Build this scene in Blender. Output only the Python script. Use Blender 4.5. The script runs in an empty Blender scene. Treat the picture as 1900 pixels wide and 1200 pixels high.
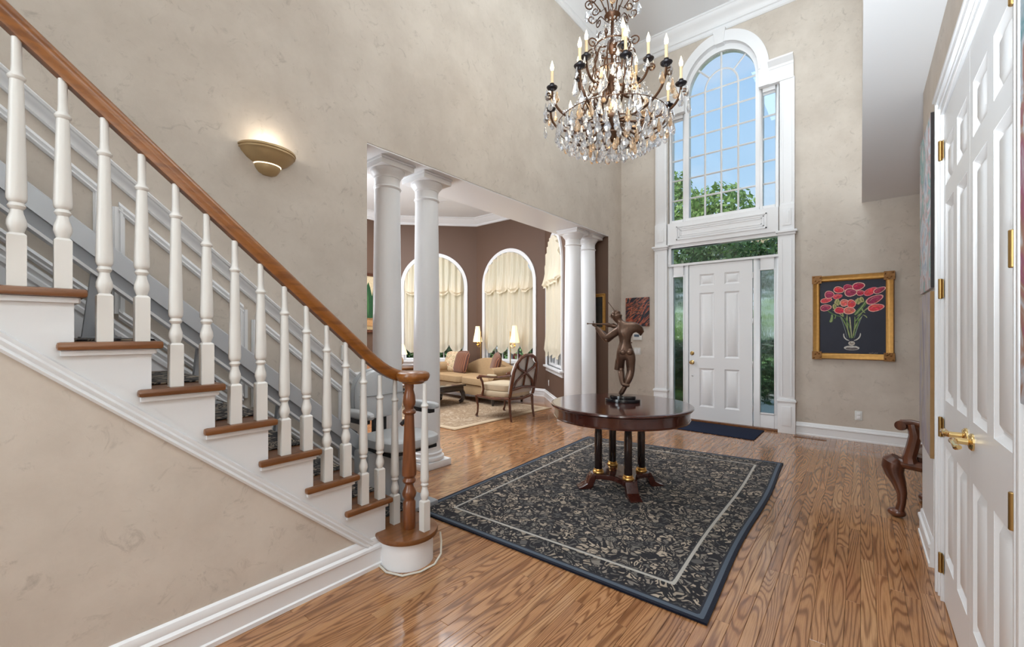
import bpy, bmesh, math, random
from mathutils import Vector, Matrix
random.seed(7)
SC = bpy.context.scene
COL = SC.collection
PI = math.pi

# ------------------------------------------------------------------ camera, world, sun, big lights, exposure
cam_d = bpy.data.cameras.new('camera'); cam = bpy.data.objects.new('camera', cam_d); COL.objects.link(cam)
cam_d.sensor_width = 36.0; cam_d.lens = 790/1900*36.0
cam_d.shift_y = 18/1900
cam_d.clip_start = .02; cam_d.clip_end = 300
cam.location = (0, 0, 1.34)
cam.rotation_euler = (PI/2, 0, math.atan(647/790))
SC.camera = cam
vs = SC.view_settings
vs.view_transform = 'Standard'; vs.look = 'None'; vs.gamma = 1; vs.use_curve_mapping = False
vs.exposure = 0.28
SC.cycles.max_bounces = 9; SC.cycles.diffuse_bounces = 5; SC.cycles.glossy_bounces = 4
SC.cycles.transmission_bounces = 9; SC.cycles.transparent_max_bounces = 16
SC.cycles.caustics_reflective = False; SC.cycles.caustics_refractive = False
SC.cycles.sample_clamp_indirect = 6.0
SC.cycles.use_denoising = True

def world():
    w = bpy.data.worlds.new('sky'); SC.world = w; w.use_nodes = True
    nt = w.node_tree; nt.nodes.clear(); N = nt.nodes.new; L = nt.links.new
    out = N('ShaderNodeOutputWorld'); bg = N('ShaderNodeBackground')
    tc = N('ShaderNodeTexCoord'); sep = N('ShaderNodeSeparateXYZ'); L(tc.outputs['Generated'], sep.inputs[0])
    rp = N('ShaderNodeValToRGB'); L(sep.outputs['Z'], rp.inputs[0])
    e = rp.color_ramp.elements
    e[0].position = 0.0; e[0].color = (.72, .84, .95, 1)
    e[1].position = .62; e[1].color = (.33, .59, .94, 1)
    m = e.new(.25); m.color = (.47, .72, .97, 1)
    # thin clouds
    mp = N('ShaderNodeMapping'); mp.inputs['Scale'].default_value = (2.2, 2.2, 7); L(tc.outputs['Generated'], mp.inputs[0])
    no = N('ShaderNodeTexNoise'); no.inputs['Scale'].default_value = 1.6; no.inputs['Detail'].default_value = 6; L(mp.outputs[0], no.inputs[0])
    cr = N('ShaderNodeValToRGB'); cr.color_ramp.elements[0].position = .45; cr.color_ramp.elements[1].position = .85
    cr.color_ramp.elements[1].color = (.6, .6, .6, 1)
    L(no.outputs[0], cr.inputs[0])
    mx = N('ShaderNodeMix'); mx.data_type = 'RGBA'; L(cr.outputs[0], mx.inputs[0]); L(rp.outputs[0], mx.inputs[6]); mx.inputs[7].default_value = (.95, .97, 1, 1)
    L(mx.outputs[2], bg.inputs[0]); bg.inputs[1].default_value = 0.82
    L(bg.outputs[0], out.inputs[0])
world()

def lamp(kind, name, loc, rot, power, color=(1, 1, 1), size=1, size_y=None, radius=.05, spot=None):
    d = bpy.data.lights.new(name, kind); o = bpy.data.objects.new(name, d); COL.objects.link(o)
    o.location = loc; o.rotation_euler = rot; d.energy = power; d.color = color
    if kind == 'AREA':
        d.size = size
        if size_y: d.shape = 'RECTANGLE'; d.size_y = size_y
    elif kind == 'SUN': d.angle = math.radians(2)
    else: d.shadow_soft_size = radius
    if spot: d.spot_size = spot; d.spot_blend = .7
    return o
# the sun stands high behind the house and lights the trees of the front garden
lamp('SUN', 'sun', (0, -20, 40), (math.radians(42), 0, math.radians(-18)), 3.2, (1, .95, .86))
# added fill panel behind the viewer; the rear wall has no windows
COOL = (.82, .93, 1)
lamp('AREA', 'rear_fill', (-1.5, -3.45, 3.2), (math.radians(90), 0, 0), 128, COOL, 1.3, 4.0)
# added fill panel under the tall hall ceiling, above the frame; no fixture
lamp('AREA', 'hall_top_fill', (-.8, 4.1, 5.95), (0, 0, 0), 44, COOL, 1.4, 2.2)
# added upward fills, out of view: high hall, low hallway, hidden end of living room
lamp('AREA', 'hall_up_fill', (-.25, 3.0, 4.9), (math.radians(172), 0, 0), 30, COOL, .4, 2.0)
lamp('SPOT', 'low_ceiling_up_fill', (-.1, -.9, .8), (math.radians(140), 0, math.radians(-6)), 1050, COOL, radius=.3, spot=math.radians(80))
lamp('AREA', 'hallway_top_fill', (-.5, .3, 2.93), (0, 0, 0), 14, COOL, .5, 1.4)  # added from above for the closet doors; no fixture there
lamp('AREA', 'living_room_up_fill', (-6.2, 1.6, 1.7), (math.radians(155), 0, 0), 190, (.88, .95, 1), 1.2, 1.0)
# added broad fill panel under the living room ceiling, besides its recessed light
lamp('AREA', 'living_room_top_fill', (-6.1, 3.6, 4.0), (0, 0, 0), 200, (.90, .95, 1), 3.4, 3.0)

# ------------------------------------------------------------------ materials
def new_mat(name):
    m = bpy.data.materials.new(name); m.use_nodes = True
    nt = m.node_tree; b = nt.nodes['Principled BSDF']
    return m, nt, b, nt.nodes.new, nt.links.new
def flat(name, col, rough=.5, metal=0, spec=.5, coat=0, emit=None, emit_s=0, bump=0, bscale=60, var=0, vscale=3):
    m, nt, b, N, L = new_mat(name)
    b.inputs['Base Color'].default_value = (*col, 1); b.inputs['Roughness'].default_value = rough
    b.inputs['Metallic'].default_value = metal; b.inputs['Specular IOR Level'].default_value = spec
    b.inputs['Coat Weight'].default_value = coat; b.inputs['Coat Roughness'].default_value = .08
    if emit: b.inputs['Emission Color'].default_value = (*emit, 1); b.inputs['Emission Strength'].default_value = emit_s
    tc = N('ShaderNodeTexCoord')
    if var:
        no = N('ShaderNodeTexNoise'); no.inputs['Scale'].default_value = vscale; no.inputs['Detail'].default_value = 5
        L(tc.outputs['Object'], no.inputs[0])
        mx = N('ShaderNodeMix'); mx.data_type = 'RGBA'; L(no.outputs[0], mx.inputs[0])
        mx.inputs[6].default_value = (*[c*(1-var) for c in col], 1); mx.inputs[7].default_value = (*[min(1, c*(1+var)) for c in col], 1)
        L(mx.outputs[2], b.inputs['Base Color'])
    if bump:
        n2 = N('ShaderNodeTexNoise'); n2.inputs['Scale'].default_value = bscale; n2.inputs['Detail'].default_value = 4
        L(tc.outputs['Object'], n2.inputs[0]); bp = N('ShaderNodeBump'); bp.inputs['Strength'].default_value = bump; bp.inputs['Distance'].default_value = .004
        L(n2.outputs[0], bp.inputs['Height']); L(bp.outputs[0], b.inputs['Normal'])
    return m
def ramp(N, pts):
    r = N('ShaderNodeValToRGB'); e = r.color_ramp.elements
    e[0].position = pts[0][0]; e[0].color = (*pts[0][1], 1)
    e[1].position = pts[-1][0]; e[1].color = (*pts[-1][1], 1)
    for p, c in pts[1:-1]:
        x = e.new(p); x.color = (*c, 1)
    return r
def sponge_wall(name, a, bcol, dark):
    m, nt, b, N, L = new_mat(name)
    g = N('ShaderNodeNewGeometry')
    n1 = N('ShaderNodeTexNoise'); n1.inputs['Scale'].default_value = 2.1; n1.inputs['Detail'].default_value = 8; n1.inputs['Roughness'].default_value = .65
    L(g.outputs['Position'], n1.inputs[0])
    r1 = ramp(N, [(.36, a), (.64, bcol)]); L(n1.outputs[0], r1.inputs[0])
    n2 = N('ShaderNodeTexNoise'); n2.inputs['Scale'].default_value = 9; n2.inputs['Detail'].default_value = 9; n2.inputs['Roughness'].default_value = .72; n2.inputs['Distortion'].default_value = 1.3
    L(g.outputs['Position'], n2.inputs[0])
    r2 = ramp(N, [(.57, (0, 0, 0)), (.72, (.85, .85, .85))]); L(n2.outputs[0], r2.inputs[0])
    mx = N('ShaderNodeMix'); mx.data_type = 'RGBA'; L(r2.outputs[0], mx.inputs[0]); L(r1.outputs[0], mx.inputs[6]); mx.inputs[7].default_value = (*dark, 1)
    L(mx.outputs[2], b.inputs['Base Color']); b.inputs['Roughness'].default_value = .62; b.inputs['Specular IOR Level'].default_value = .3
    bp = N('ShaderNodeBump'); bp.inputs['Strength'].default_value = .22; bp.inputs['Distance'].default_value = .006
    L(n2.outputs[0], bp.inputs['Height']); L(bp.outputs[0], b.inputs['Normal'])
    return m
def wood(name, c1, c2, axis='Z', scale=22, rough=.3, coat=.25, stretch=.12, contrast=9, spec=.5):
    m, nt, b, N, L = new_mat(name)
    tc = N('ShaderNodeTexCoord'); oi = N('ShaderNodeObjectInfo')
    mp = N('ShaderNodeMapping'); s = [1, 1, 1]; s['XYZ'.index(axis)] = stretch
    mp.inputs['Scale'].default_value = s; L(tc.outputs['Object'], mp.inputs[0])
    n = N('ShaderNodeTexNoise'); n.noise_dimensions = '4D'; n.inputs['Scale'].default_value = scale; n.inputs['Detail'].default_value = 3
    L(mp.outputs[0], n.inputs['Vector'])
    mw = N('ShaderNodeMath'); mw.operation = 'MULTIPLY'; mw.inputs[1].default_value = 31; L(oi.outputs['Random'], mw.inputs[0]); L(mw.outputs[0], n.inputs['W'])
    mm = N('ShaderNodeMath'); mm.operation = 'MULTIPLY'; mm.inputs[1].default_value = contrast; L(n.outputs[0], mm.inputs[0])
    sn = N('ShaderNodeMath'); sn.operation = 'SINE'; L(mm.outputs[0], sn.inputs[0])
    mr = N('ShaderNodeMapRange'); mr.inputs[1].default_value = -1; mr.inputs[2].default_value = 1; L(sn.outputs[0], mr.inputs[0])
    mx = N('ShaderNodeMix'); mx.data_type = 'RGBA'; L(mr.outputs[0], mx.inputs[0]); mx.inputs[6].default_value = (*c1, 1); mx.inputs[7].default_value = (*c2, 1)
    L(mx.outputs[2], b.inputs['Base Color']); b.inputs['Roughness'].default_value = rough; b.inputs['Coat Weight'].default_value = coat; b.inputs['Coat Roughness'].default_value = .1
    b.inputs['Specular IOR Level'].default_value = spec
    return m
def oak_floor():
    m, nt, b, N, L = new_mat('oak_floor')
    g = N('ShaderNodeNewGeometry'); at = N('ShaderNodeAttribute'); at.attribute_name = 'pid'
    sp = N('ShaderNodeSeparateXYZ'); L(g.outputs['Position'], sp.inputs[0])
    def mth(op, a, bb):
        n = N('ShaderNodeMath'); n.operation = op
        for i, v in enumerate((a, bb)):
            if v is None: continue
            if isinstance(v, (int, float)): n.inputs[i].default_value = v
            else: L(v, n.inputs[i])
        return n.outputs[0]
    off = mth('MULTIPLY', at.outputs['Fac'], 57.0)
    x = mth('MULTIPLY', sp.outputs['X'], 9.0); y = mth('MULTIPLY', sp.outputs['Y'], .75)
    y = mth('ADD', y, off)
    cb = N('ShaderNodeCombineXYZ'); L(x, cb.inputs[0]); L(y, cb.inputs[1]); L(off, cb.inputs[2])
    n = N('ShaderNodeTexNoise'); n.inputs['Scale'].default_value = 1.0; n.inputs['Detail'].default_value = 1.2; n.inputs['Roughness'].default_value = .35; n.inputs['Distortion'].default_value = .25
    L(cb.outputs[0], n.inputs['Vector'])
    band = mth('SINE', mth('MULTIPLY', n.outputs[0], 125.0), None)
    # pores / fine fibre
    cf = N('ShaderNodeCombineXYZ'); L(mth('MULTIPLY', sp.outputs['X'], 330.0), cf.inputs[0]); L(mth('MULTIPLY', sp.outputs['Y'], 9.0), cf.inputs[1]); L(off, cf.inputs[2])
    nf = N('ShaderNodeTexNoise'); nf.inputs['Scale'].default_value = 1.0; nf.inputs['Detail'].default_value = 2; L(cf.outputs[0], nf.inputs['Vector'])
    rb = ramp(N, [(.0, (.0, .0, .0)), (.55, (.12, .12, .12)), (1, (.8, .8, .8))])
    mr = N('ShaderNodeMapRange'); mr.inputs[1].default_value = -1; mr.inputs[2].default_value = 1; L(band, mr.inputs[0]); L(mr.outputs[0], rb.inputs[0])
    tone = ramp(N, [(0, (.39, .185, .080)), (.35, (.48, .24, .108)), (.7, (.34, .155, .066)), (1, (.52, .28, .132))]); L(at.outputs['Fac'], tone.inputs[0])
    dk = N('ShaderNodeMix'); dk.data_type = 'RGBA'; dk.blend_type = 'MULTIPLY'; dk.inputs[0].default_value = 1; L(tone.outputs[0], dk.inputs[6]); dk.inputs[7].default_value = (.40, .31, .25, 1)
    mx = N('ShaderNodeMix'); mx.data_type = 'RGBA'; L(rb.outputs[0], mx.inputs[0]); L(tone.outputs[0], mx.inputs[6]); L(dk.outputs[2], mx.inputs[7])
    rf = ramp(N, [(.36, (.72, .70, .68)), (.56, (1, 1, 1))]); L(nf.outputs[0], rf.inputs[0])
    m2 = N('ShaderNodeMix'); m2.data_type = 'RGBA'; m2.blend_type = 'MULTIPLY'; m2.inputs[0].default_value = .8; L(mx.outputs[2], m2.inputs[6]); L(rf.outputs[0], m2.inputs[7])
    L(m2.outputs[2], b.inputs['Base Color'])
    b.inputs['Roughness'].default_value = .2; b.inputs['Coat Weight'].default_value = .35; b.inputs['Coat Roughness'].default_value = .07
    b.inputs['Specular IOR Level'].default_value = .5
    bp = N('ShaderNodeBump'); bp.inputs['Strength'].default_value = .1; bp.inputs['Distance'].default_value = .002; L(nf.outputs[0], bp.inputs['Height']); L(bp.outputs[0], b.inputs['Normal'])
    return m
def carpet(name, kind):
    m, nt, b, N, L = new_mat(name)
    uv = N('ShaderNodeUVMap'); uv.uv_map = 'uv'
    sp = N('ShaderNodeSeparateXYZ'); L(uv.outputs[0], sp.inputs[0])
    # scrolling leaves: contour bands of a swirled noise, broken by dark veins, with small blossoms between
    k = .55 if kind == 'pale' else 1.0
    n0 = N('ShaderNodeTexNoise'); n0.inputs['Scale'].default_value = 7*k; n0.inputs['Detail'].default_value = 1.2; n0.inputs['Distortion'].default_value = 1.6; L(uv.outputs[0], n0.inputs['Vector'])
    def mth(op, a, bb=None):
        n = N('ShaderNodeMath'); n.operation = op
        for i_, v_ in enumerate((a, bb)):
            if v_ is None: continue
            if isinstance(v_, (int, float)): n.inputs[i_].default_value = v_
            else: L(v_, n.inputs[i_])
        return n.outputs[0]
    band = mth('SINE', mth('MULTIPLY', n0.outputs[0], 40.0))
    lf = N('ShaderNodeMapRange'); lf.interpolation_type = 'SMOOTHSTEP'; lf.inputs[1].default_value = -.15; lf.inputs[2].default_value = .25; L(band, lf.inputs[0])
    va = N('ShaderNodeVectorMath'); va.operation = 'SCALE'; va.inputs['Scale'].default_value = .06; L(n0.outputs['Color'], va.inputs[0])
    vb = N('ShaderNodeVectorMath'); vb.operation = 'ADD'; L(uv.outputs[0], vb.inputs[0]); L(va.outputs[0], vb.inputs[1])
    v = N('ShaderNodeTexVoronoi'); v.feature = 'DISTANCE_TO_EDGE'; v.inputs['Scale'].default_value = 17*k; L(vb.outputs[0], v.inputs['Vector'])
    v2 = N('ShaderNodeTexVoronoi'); v2.feature = 'F1'; v2.inputs['Scale'].default_value = 13*k; L(vb.outputs[0], v2.inputs['Vector'])
    v4 = N('ShaderNodeTexVoronoi'); v4.feature = 'F1'; v4.inputs['Scale'].default_value = 17*k; L(vb.outputs[0], v4.inputs['Vector'])
    vein = N('ShaderNodeMapRange'); vein.interpolation_type = 'SMOOTHSTEP'; vein.inputs[1].default_value = .02; vein.inputs[2].default_value = .12; L(v.outputs['Distance'], vein.inputs[0])
    leaf = mth('MULTIPLY', lf.outputs[0], vein.outputs[0])
    ring = mth('SINE', mth('MULTIPLY', v2.outputs['Distance'], 34.0))
    blo = N('ShaderNodeMapRange'); blo.inputs[1].default_value = .30; blo.inputs[2].default_value = .24; L(v2.outputs['Distance'], blo.inputs[0])
    pet = N('ShaderNodeMapRange'); pet.inputs[1].default_value = -.4; pet.inputs[2].default_value = .3; L(ring, pet.inputs[0])
    flower = mth('MULTIPLY', blo.outputs[0], mth('MULTIPLY', pet.outputs[0], vein.outputs[0]))
    mask = mth('MAXIMUM', leaf, flower)
    sc = N('ShaderNodeSeparateColor'); L(v4.outputs['Color'], sc.inputs[0])
    if kind == 'pale':
        cell = ramp(N, [(0, (.33, .235, .15)), (.5, (.42, .32, .22)), (1, (.50, .40, .30))]); edge = (.27, .185, .115, 1)
    else:
        cell = ramp(N, [(0, (.06, .058, .058)), (.30, (.17, .15, .13)), (.65, (.30, .245, .19)), (1, (.42, .34, .26))]); edge = (.010, .009, .012, 1)
    L(sc.outputs[0], cell.inputs[0])
    fld = N('ShaderNodeMix'); fld.data_type = 'RGBA'; L(mask, fld.inputs[0]); fld.inputs[6].default_value = edge; L(cell.outputs[0], fld.inputs[7])
    L(fld.outputs[2], b.inputs['Base Color'])
    if kind != 'runner':
        # distance from the rug edge (uv in metres, size in the attribute 'edge')
        at = N('ShaderNodeAttribute'); at.attribute_name = 'edge'
        bands = ramp(N, [(0, (1, 1, 1)), (1, (1, 1, 1))]); bands.color_ramp.interpolation = 'CONSTANT'
        if kind == 'dark':
            pts = [(0, (.006, .008, .018)), (.018, (.075, .095, .125)), (.040, (.02, .022, .03)), (.052, (1, 1, 1)), (.205, (.40, .37, .33)), (.226, (.04, .04, .045)), (.234, (1, 1, 1))]
        else:
            pts = [(0, (.42, .31, .20)), (.06, (.55, .44, .31)), (.10, (.33, .24, .16)), (.14, (1, 1, 1)), (.40, (.36, .27, .18)), (.44, (1, 1, 1))]
        e = bands.color_ramp.elements
        e[0].position = 0; e[0].color = (*pts[0][1], 1)
        e[1].position = pts[1][0]; e[1].color = (*pts[1][1], 1)
        for p, c in pts[2:]:
            x = e.new(p); x.color = (*c, 1)
        L(at.outputs['Fac'], bands.inputs[0])
        lt = N('ShaderNodeMath'); lt.operation = 'GREATER_THAN'; lt.inputs[1].default_value = .9
        sc2 = N('ShaderNodeSeparateColor'); L(bands.outputs[0], sc2.inputs[0]); L(sc2.outputs[0], lt.inputs[0])
        mx = N('ShaderNodeMix'); mx.data_type = 'RGBA'; L(lt.outputs[0], mx.inputs[0]); L(bands.outputs[0], mx.inputs[6]); L(fld.outputs[2], mx.inputs[7])
        L(mx.outputs[2], b.inputs['Base Color'])
    b.inputs['Roughness'].default_value = .95; b.inputs['Specular IOR Level'].default_value = .12; b.inputs['Sheen Weight'].default_value = .10
    nb = N('ShaderNodeTexNoise'); nb.inputs['Scale'].default_value = 240; L(uv.outputs[0], nb.inputs['Vector'])
    bp = N('ShaderNodeBump'); bp.inputs['Strength'].default_value = .5; bp.inputs['Distance'].default_value = .004; L(nb.outputs[0], bp.inputs['Height']); L(bp.outputs[0], b.inputs['Normal'])
    return m
def glass_pane(name, tint=(1, 1, 1), rough=0, bump=0):
    m, nt, b, N, L = new_mat(name); nt.nodes.remove(b)
    out = nt.nodes['Material Output']
    if rough:
        t = N('ShaderNodeBsdfRefraction'); t.inputs['Roughness'].default_value = rough; t.inputs['IOR'].default_value = 1.12; t.inputs['Color'].default_value = (*tint, 1)
    else:
        t = N('ShaderNodeBsdfTransparent'); t.inputs[0].default_value = (*tint, 1)
    gl = N('ShaderNodeBsdfGlossy'); gl.inputs['Roughness'].default_value = max(.02, rough)
    fr = N('ShaderNodeFresnel'); fr.inputs[0].default_value = 1.45
    if bump:
        tc = N('ShaderNodeTexCoord'); mp = N('ShaderNodeMapping'); mp.inputs['Scale'].default_value = (70, 70, 14); L(tc.outputs['Object'], mp.inputs[0])
        no = N('ShaderNodeTexNoise'); no.inputs['Scale'].default_value = 1; L(mp.outputs[0], no.inputs[0]); bp = N('ShaderNodeBump'); bp.inputs['Strength'].default_value = bump; bp.inputs['Distance'].default_value = .01
        L(no.outputs[0], bp.inputs['Height']); L(bp.outputs[0], t.inputs['Normal']); L(bp.outputs[0], gl.inputs['Normal'])
    mx = N('ShaderNodeMixShader'); L(fr.outputs[0], mx.inputs[0]); L(t.outputs[0], mx.inputs[1]); L(gl.outputs[0], mx.inputs[2]); L(mx.outputs[0], out.inputs[0])
    return m
def crystal_mat(name, tint):
    m, nt, b, N, L = new_mat(name); nt.nodes.remove(b); out = nt.nodes['Material Output']
    g = N('ShaderNodeBsdfGlass'); g.inputs['IOR'].default_value = 1.5; g.inputs['Roughness'].default_value = .0
    t = N('ShaderNodeBsdfTransparent'); t.inputs[0].default_value = (*tint, 1); g.inputs['Color'].default_value = (*tint, 1)
    gl = N('ShaderNodeBsdfGlossy'); gl.inputs['Roughness'].default_value = .12; gl.inputs['Color'].default_value = (*tint, 1)
    m1 = N('ShaderNodeMixShader'); m1.inputs[0].default_value = .40; L(g.outputs[0], m1.inputs[1]); L(t.outputs[0], m1.inputs[2])
    m2 = N('ShaderNodeMixShader'); m2.inputs[0].default_value = .34; L(m1.outputs[0], m2.inputs[1]); L(gl.outputs[0], m2.inputs[2])
    L(m2.outputs[0], out.inputs[0])
    return m
def vcol_mat(name, rough=.55, bump=.3):
    m, nt, b, N, L = new_mat(name)
    at = N('ShaderNodeAttribute'); at.attribute_name = 'paint'
    tc = N('ShaderNodeTexCoord'); no = N('ShaderNodeTexNoise'); no.inputs['Scale'].default_value = 55; no.inputs['Detail'].default_value = 4; L(tc.outputs['Object'], no.inputs[0])
    r = ramp(N, [(.3, (.72, .72, .72)), (.7, (1.2, 1.2, 1.2))]); L(no.outputs[0], r.inputs[0])
    mx = N('ShaderNodeMix'); mx.data_type = 'RGBA'; mx.blend_type = 'MULTIPLY'; mx.inputs[0].default_value = 1; L(at.outputs['Color'], mx.inputs[6]); L(r.outputs[0], mx.inputs[7])
    L(mx.outputs[2], b.inputs['Base Color']); b.inputs['Roughness'].default_value = rough; b.inputs['Specular IOR Level'].default_value = .3
    bp = N('ShaderNodeBump'); bp.inputs['Strength'].default_value = bump; bp.inputs['Distance'].default_value = .003; L(no.outputs[0], bp.inputs['Height']); L(bp.outputs[0], b.inputs['Normal'])
    return m
def abstract_paint(name, cols, scale=(3, 3, 3), rot=(0, 0, 0), dist=1.5, detail=6, seed=0.0, rough=.5):
    m, nt, b, N, L = new_mat(name)
    tc = N('ShaderNodeTexCoord'); mp = N('ShaderNodeMapping'); mp.inputs['Scale'].default_value = scale; mp.inputs['Rotation'].default_value = rot
    mp.inputs['Rotation'].default_value = (0, 0, 0); mp.inputs['Location'].default_value = (seed, seed*1.7, seed*.3)
    mr_ = N('ShaderNodeMapping'); mr_.inputs['Rotation'].default_value = rot; L(tc.outputs['Object'], mr_.inputs[0]); L(mr_.outputs[0], mp.inputs[0])
    n = N('ShaderNodeTexNoise'); n.inputs['Scale'].default_value = 1; n.inputs['Detail'].default_value = detail; n.inputs['Roughness'].default_value = .62; n.inputs['Distortion'].default_value = dist
    L(mp.outputs[0], n.inputs[0])
    r = ramp(N, cols); L(n.outputs[0], r.inputs[0]); L(r.outputs[0], b.inputs['Base Color']); b.inputs['Roughness'].default_value = rough
    bp = N('ShaderNodeBump'); bp.inputs['Strength'].default_value = .6; bp.inputs['Distance'].default_value = .006; L(n.outputs[0], bp.inputs['Height']); L(bp.outputs[0], b.inputs['Normal'])
    return m
def fabric_translucent(name, col, tr=.5):
    m, nt, b, N, L = new_mat(name); out = nt.nodes['Material Output']
    b.inputs['Base Color'].default_value = (*col, 1); b.inputs['Roughness'].default_value = .42; b.inputs['Specular IOR Level'].default_value = .5
    t = N('ShaderNodeBsdfTranslucent'); t.inputs[0].default_value = (*[min(1, c*1.1) for c in col], 1)
    mx = N('ShaderNodeMixShader'); mx.inputs[0].default_value = tr; L(b.outputs[0], mx.inputs[1]); L(t.outputs[0], mx.inputs[2]); L(mx.outputs[0], out.inputs[0])
    tc = N('ShaderNodeTexCoord'); no = N('ShaderNodeTexNoise'); no.inputs['Scale'].default_value = 300; L(tc.outputs['Object'], no.inputs[0])
    bp = N('ShaderNodeBump'); bp.inputs['Strength'].default_value = .15; bp.inputs['Distance'].default_value = .002; L(no.outputs[0], bp.inputs['Height']); L(bp.outputs[0], b.inputs['Normal'])
    return m
def striped(name, c1, c2, axis='X', freq=16):
    m, nt, b, N, L = new_mat(name)
    tc = N('ShaderNodeTexCoord'); w = N('ShaderNodeTexWave'); w.bands_direction = axis; w.inputs['Scale'].default_value = freq; w.inputs['Distortion'].default_value = .6
    L(tc.outputs['Object'], w.inputs[0]); r = ramp(N, [(.3, c1), (.7, c2)]); L(w.outputs['Fac'], r.inputs[0]); L(r.outputs[0], b.inputs['Base Color']); b.inputs['Roughness'].default_value = .7; b.inputs['Sheen Weight'].default_value = .3
    return m
def leaf_mat(name, c1, c2):
    m, nt, b, N, L = new_mat(name); out = nt.nodes['Material Output']
    g = N('ShaderNodeNewGeometry'); r = ramp(N, [(0, c1), (1, c2)]); L(g.outputs['Random Per Island'], r.inputs[0])
    L(r.outputs[0], b.inputs['Base Color']); b.inputs['Roughness'].default_value = .55
    t = N('ShaderNodeBsdfTranslucent'); L(r.outputs[0], t.inputs[0]); mx = N('ShaderNodeMixShader'); mx.inputs[0].default_value = .3
    L(b.outputs[0], mx.inputs[1]); L(t.outputs[0], mx.inputs[2]); L(mx.outputs[0], out.inputs[0])
    return m

M = {}
M['wall'] = sponge_wall('sponged_beige_plaster', (.54, .475, .41), (.63, .565, .495), (.39, .34, .29))
M['brown'] = flat('brown_wall_paint', (.125, .070, .046), .6, var=.05, vscale=2)
M['white'] = flat('white_trim_paint', (.80, .80, .81), .33, spec=.4)
M['ceil'] = flat('ceiling_paint', (.78, .78, .79), .8, spec=.2)
M['cream'] = flat('cream_baluster_paint', (.68, .655, .62), .35, spec=.4)
M['stringer'] = flat('stringer_paint', (.72, .725, .735), .4, spec=.4)
M['oak'] = oak_floor()
M['subfloor'] = flat('dark_floor_joint', (.06, .03, .014), .7)
M['rail_oak'] = wood('varnished_oak_rail', (.155, .048, .0068), (.245, .083, .012), 'Y', 30, .32, .15, .07, 16)
M['tread_oak'] = wood('varnished_oak_tread', (.115, .039, .0095), (.175, .063, .016), 'Y', 30, .32, .15, .1, 14)
M['newel_oak'] = wood('varnished_oak_newel', (.12, .036, .011), (.18, .056, .016), 'Z', 30, .28, .25, .08, 14)
M['mahogany'] = wood('mahogany', (.045, .011, .008), (.062, .016, .010), 'X', 18, .12, .6, .15, 6)
M['ebony'] = flat('dark_column_lacquer', (.018, .008, .007), .18, coat=.5)
M['walnut'] = wood('carved_walnut', (.075, .024, .012), (.14, .045, .02), 'Z', 26, .28, .4, .12, 12)
M['darkwood'] = flat('black_lacquer_wood', (.022, .018, .02), .2, coat=.6)
M['gold'] = flat('gilt_wood', (.52, .27, .07), .38, metal=.55, bump=.35, bscale=90, var=.25, vscale=30)
M['golddark'] = flat('antique_gilt_corner', (.26, .12, .035), .42, metal=.5, bump=.6, bscale=120, var=.3, vscale=60)
M['brass'] = flat('polished_brass', (.80, .58, .26), .16, metal=1)
M['brassdull'] = flat('aged_brass', (.42, .27, .10), .36, metal=1)
M['giltring'] = flat('gilt_ring', (.72, .42, .13), .28, metal=.9)
M['chrome'] = flat('steel', (.6, .6, .6), .3, metal=1)
M['bronze'] = flat('patinated_bronze', (.135, .080, .055), .33, metal=.7, bump=.5, bscale=40, var=.5, vscale=14)
M['blackstone'] = flat('black_marble', (.008, .008, .010), .08, coat=.4)
M['rug'] = carpet('dark_floral_wool', 'dark'); M['runner'] = carpet('dark_floral_runner', 'runner'); M['palerug'] = carpet('pale_floral_wool', 'pale')
M['mat'] = flat('navy_mat', (.012, .018, .040), .9, bump=.6, bscale=300, spec=.15)
M['glass'] = glass_pane('clear_pane'); M['rainglass'] = glass_pane('rain_glass', (.93, .97, .94), .12, .5)
M['crystal'] = crystal_mat('crystal', (.95, .97, 1)); M['amber'] = crystal_mat('amber_crystal', (1, .88, .74))
M['iron'] = flat('rusty_bronze_iron', (.085, .038, .018), .42, metal=.6, var=.45, vscale=30)
M['darkiron'] = flat('dark_iron_cup', (.016, .013, .016), .45, metal=.4)
M['candle'] = flat('candle_sleeve', (.80, .60, .36), .5)
M['bulb'] = flat('candle_bulb', (1, .9, .7), .3, emit=(1, .80, .48), emit_s=9)
M['goldbulb'] = flat('amber_glass_bulb', (.85, .5, .25), .15, spec=.8)
M['shade'] = fabric_translucent('cream_shade_silk', (.90, .81, .64), .36)
M['lampshade'] = flat('lit_lampshade', (.95, .80, .55), .7, emit=(1, .72, .36), emit_s=.9)
M['litglass'] = flat('lit_sconce_glass', (1, .9, .7), .4, emit=(1, .86, .62), emit_s=1.6)
M['sconce'] = flat('antique_gold_plaster', (.46, .32, .16), .42, metal=.25, var=.15, vscale=8)
M['sofa'] = flat('tan_sofa_damask', (.40, .265, .14), .85, var=.18, vscale=45, bump=.3, bscale=120)
M['creamfab'] = flat('cream_upholstery', (.52, .42, .29), .85, var=.08, vscale=12, bump=.25, bscale=160)
M['greyfab'] = flat('pale_grey_upholstery', (.55, .53, .50), .85, var=.06, vscale=12, bump=.2, bscale=160)
M['floralfab'] = abstract_paint('floral_fabric', [(.3, (.06, .10, .05)), (.45, (.55, .42, .26)), (.55, (.62, .50, .33)), (.68, (.35, .12, .06))], (14, 14, 14), (0, 0, 0), 1.0, 3, rough=.85)
M['pillow'] = striped('brown_striped_silk', (.07, .018, .008), (.24, .08, .028), 'X', 7)
M['peach'] = flat('peach_upholstery', (.60, .30, .17), .8, var=.1, vscale=10)
M['vinyl'] = flat('light_grey_vinyl', (.52, .53, .54), .36, bump=.2, bscale=130, spec=.5)
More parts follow.
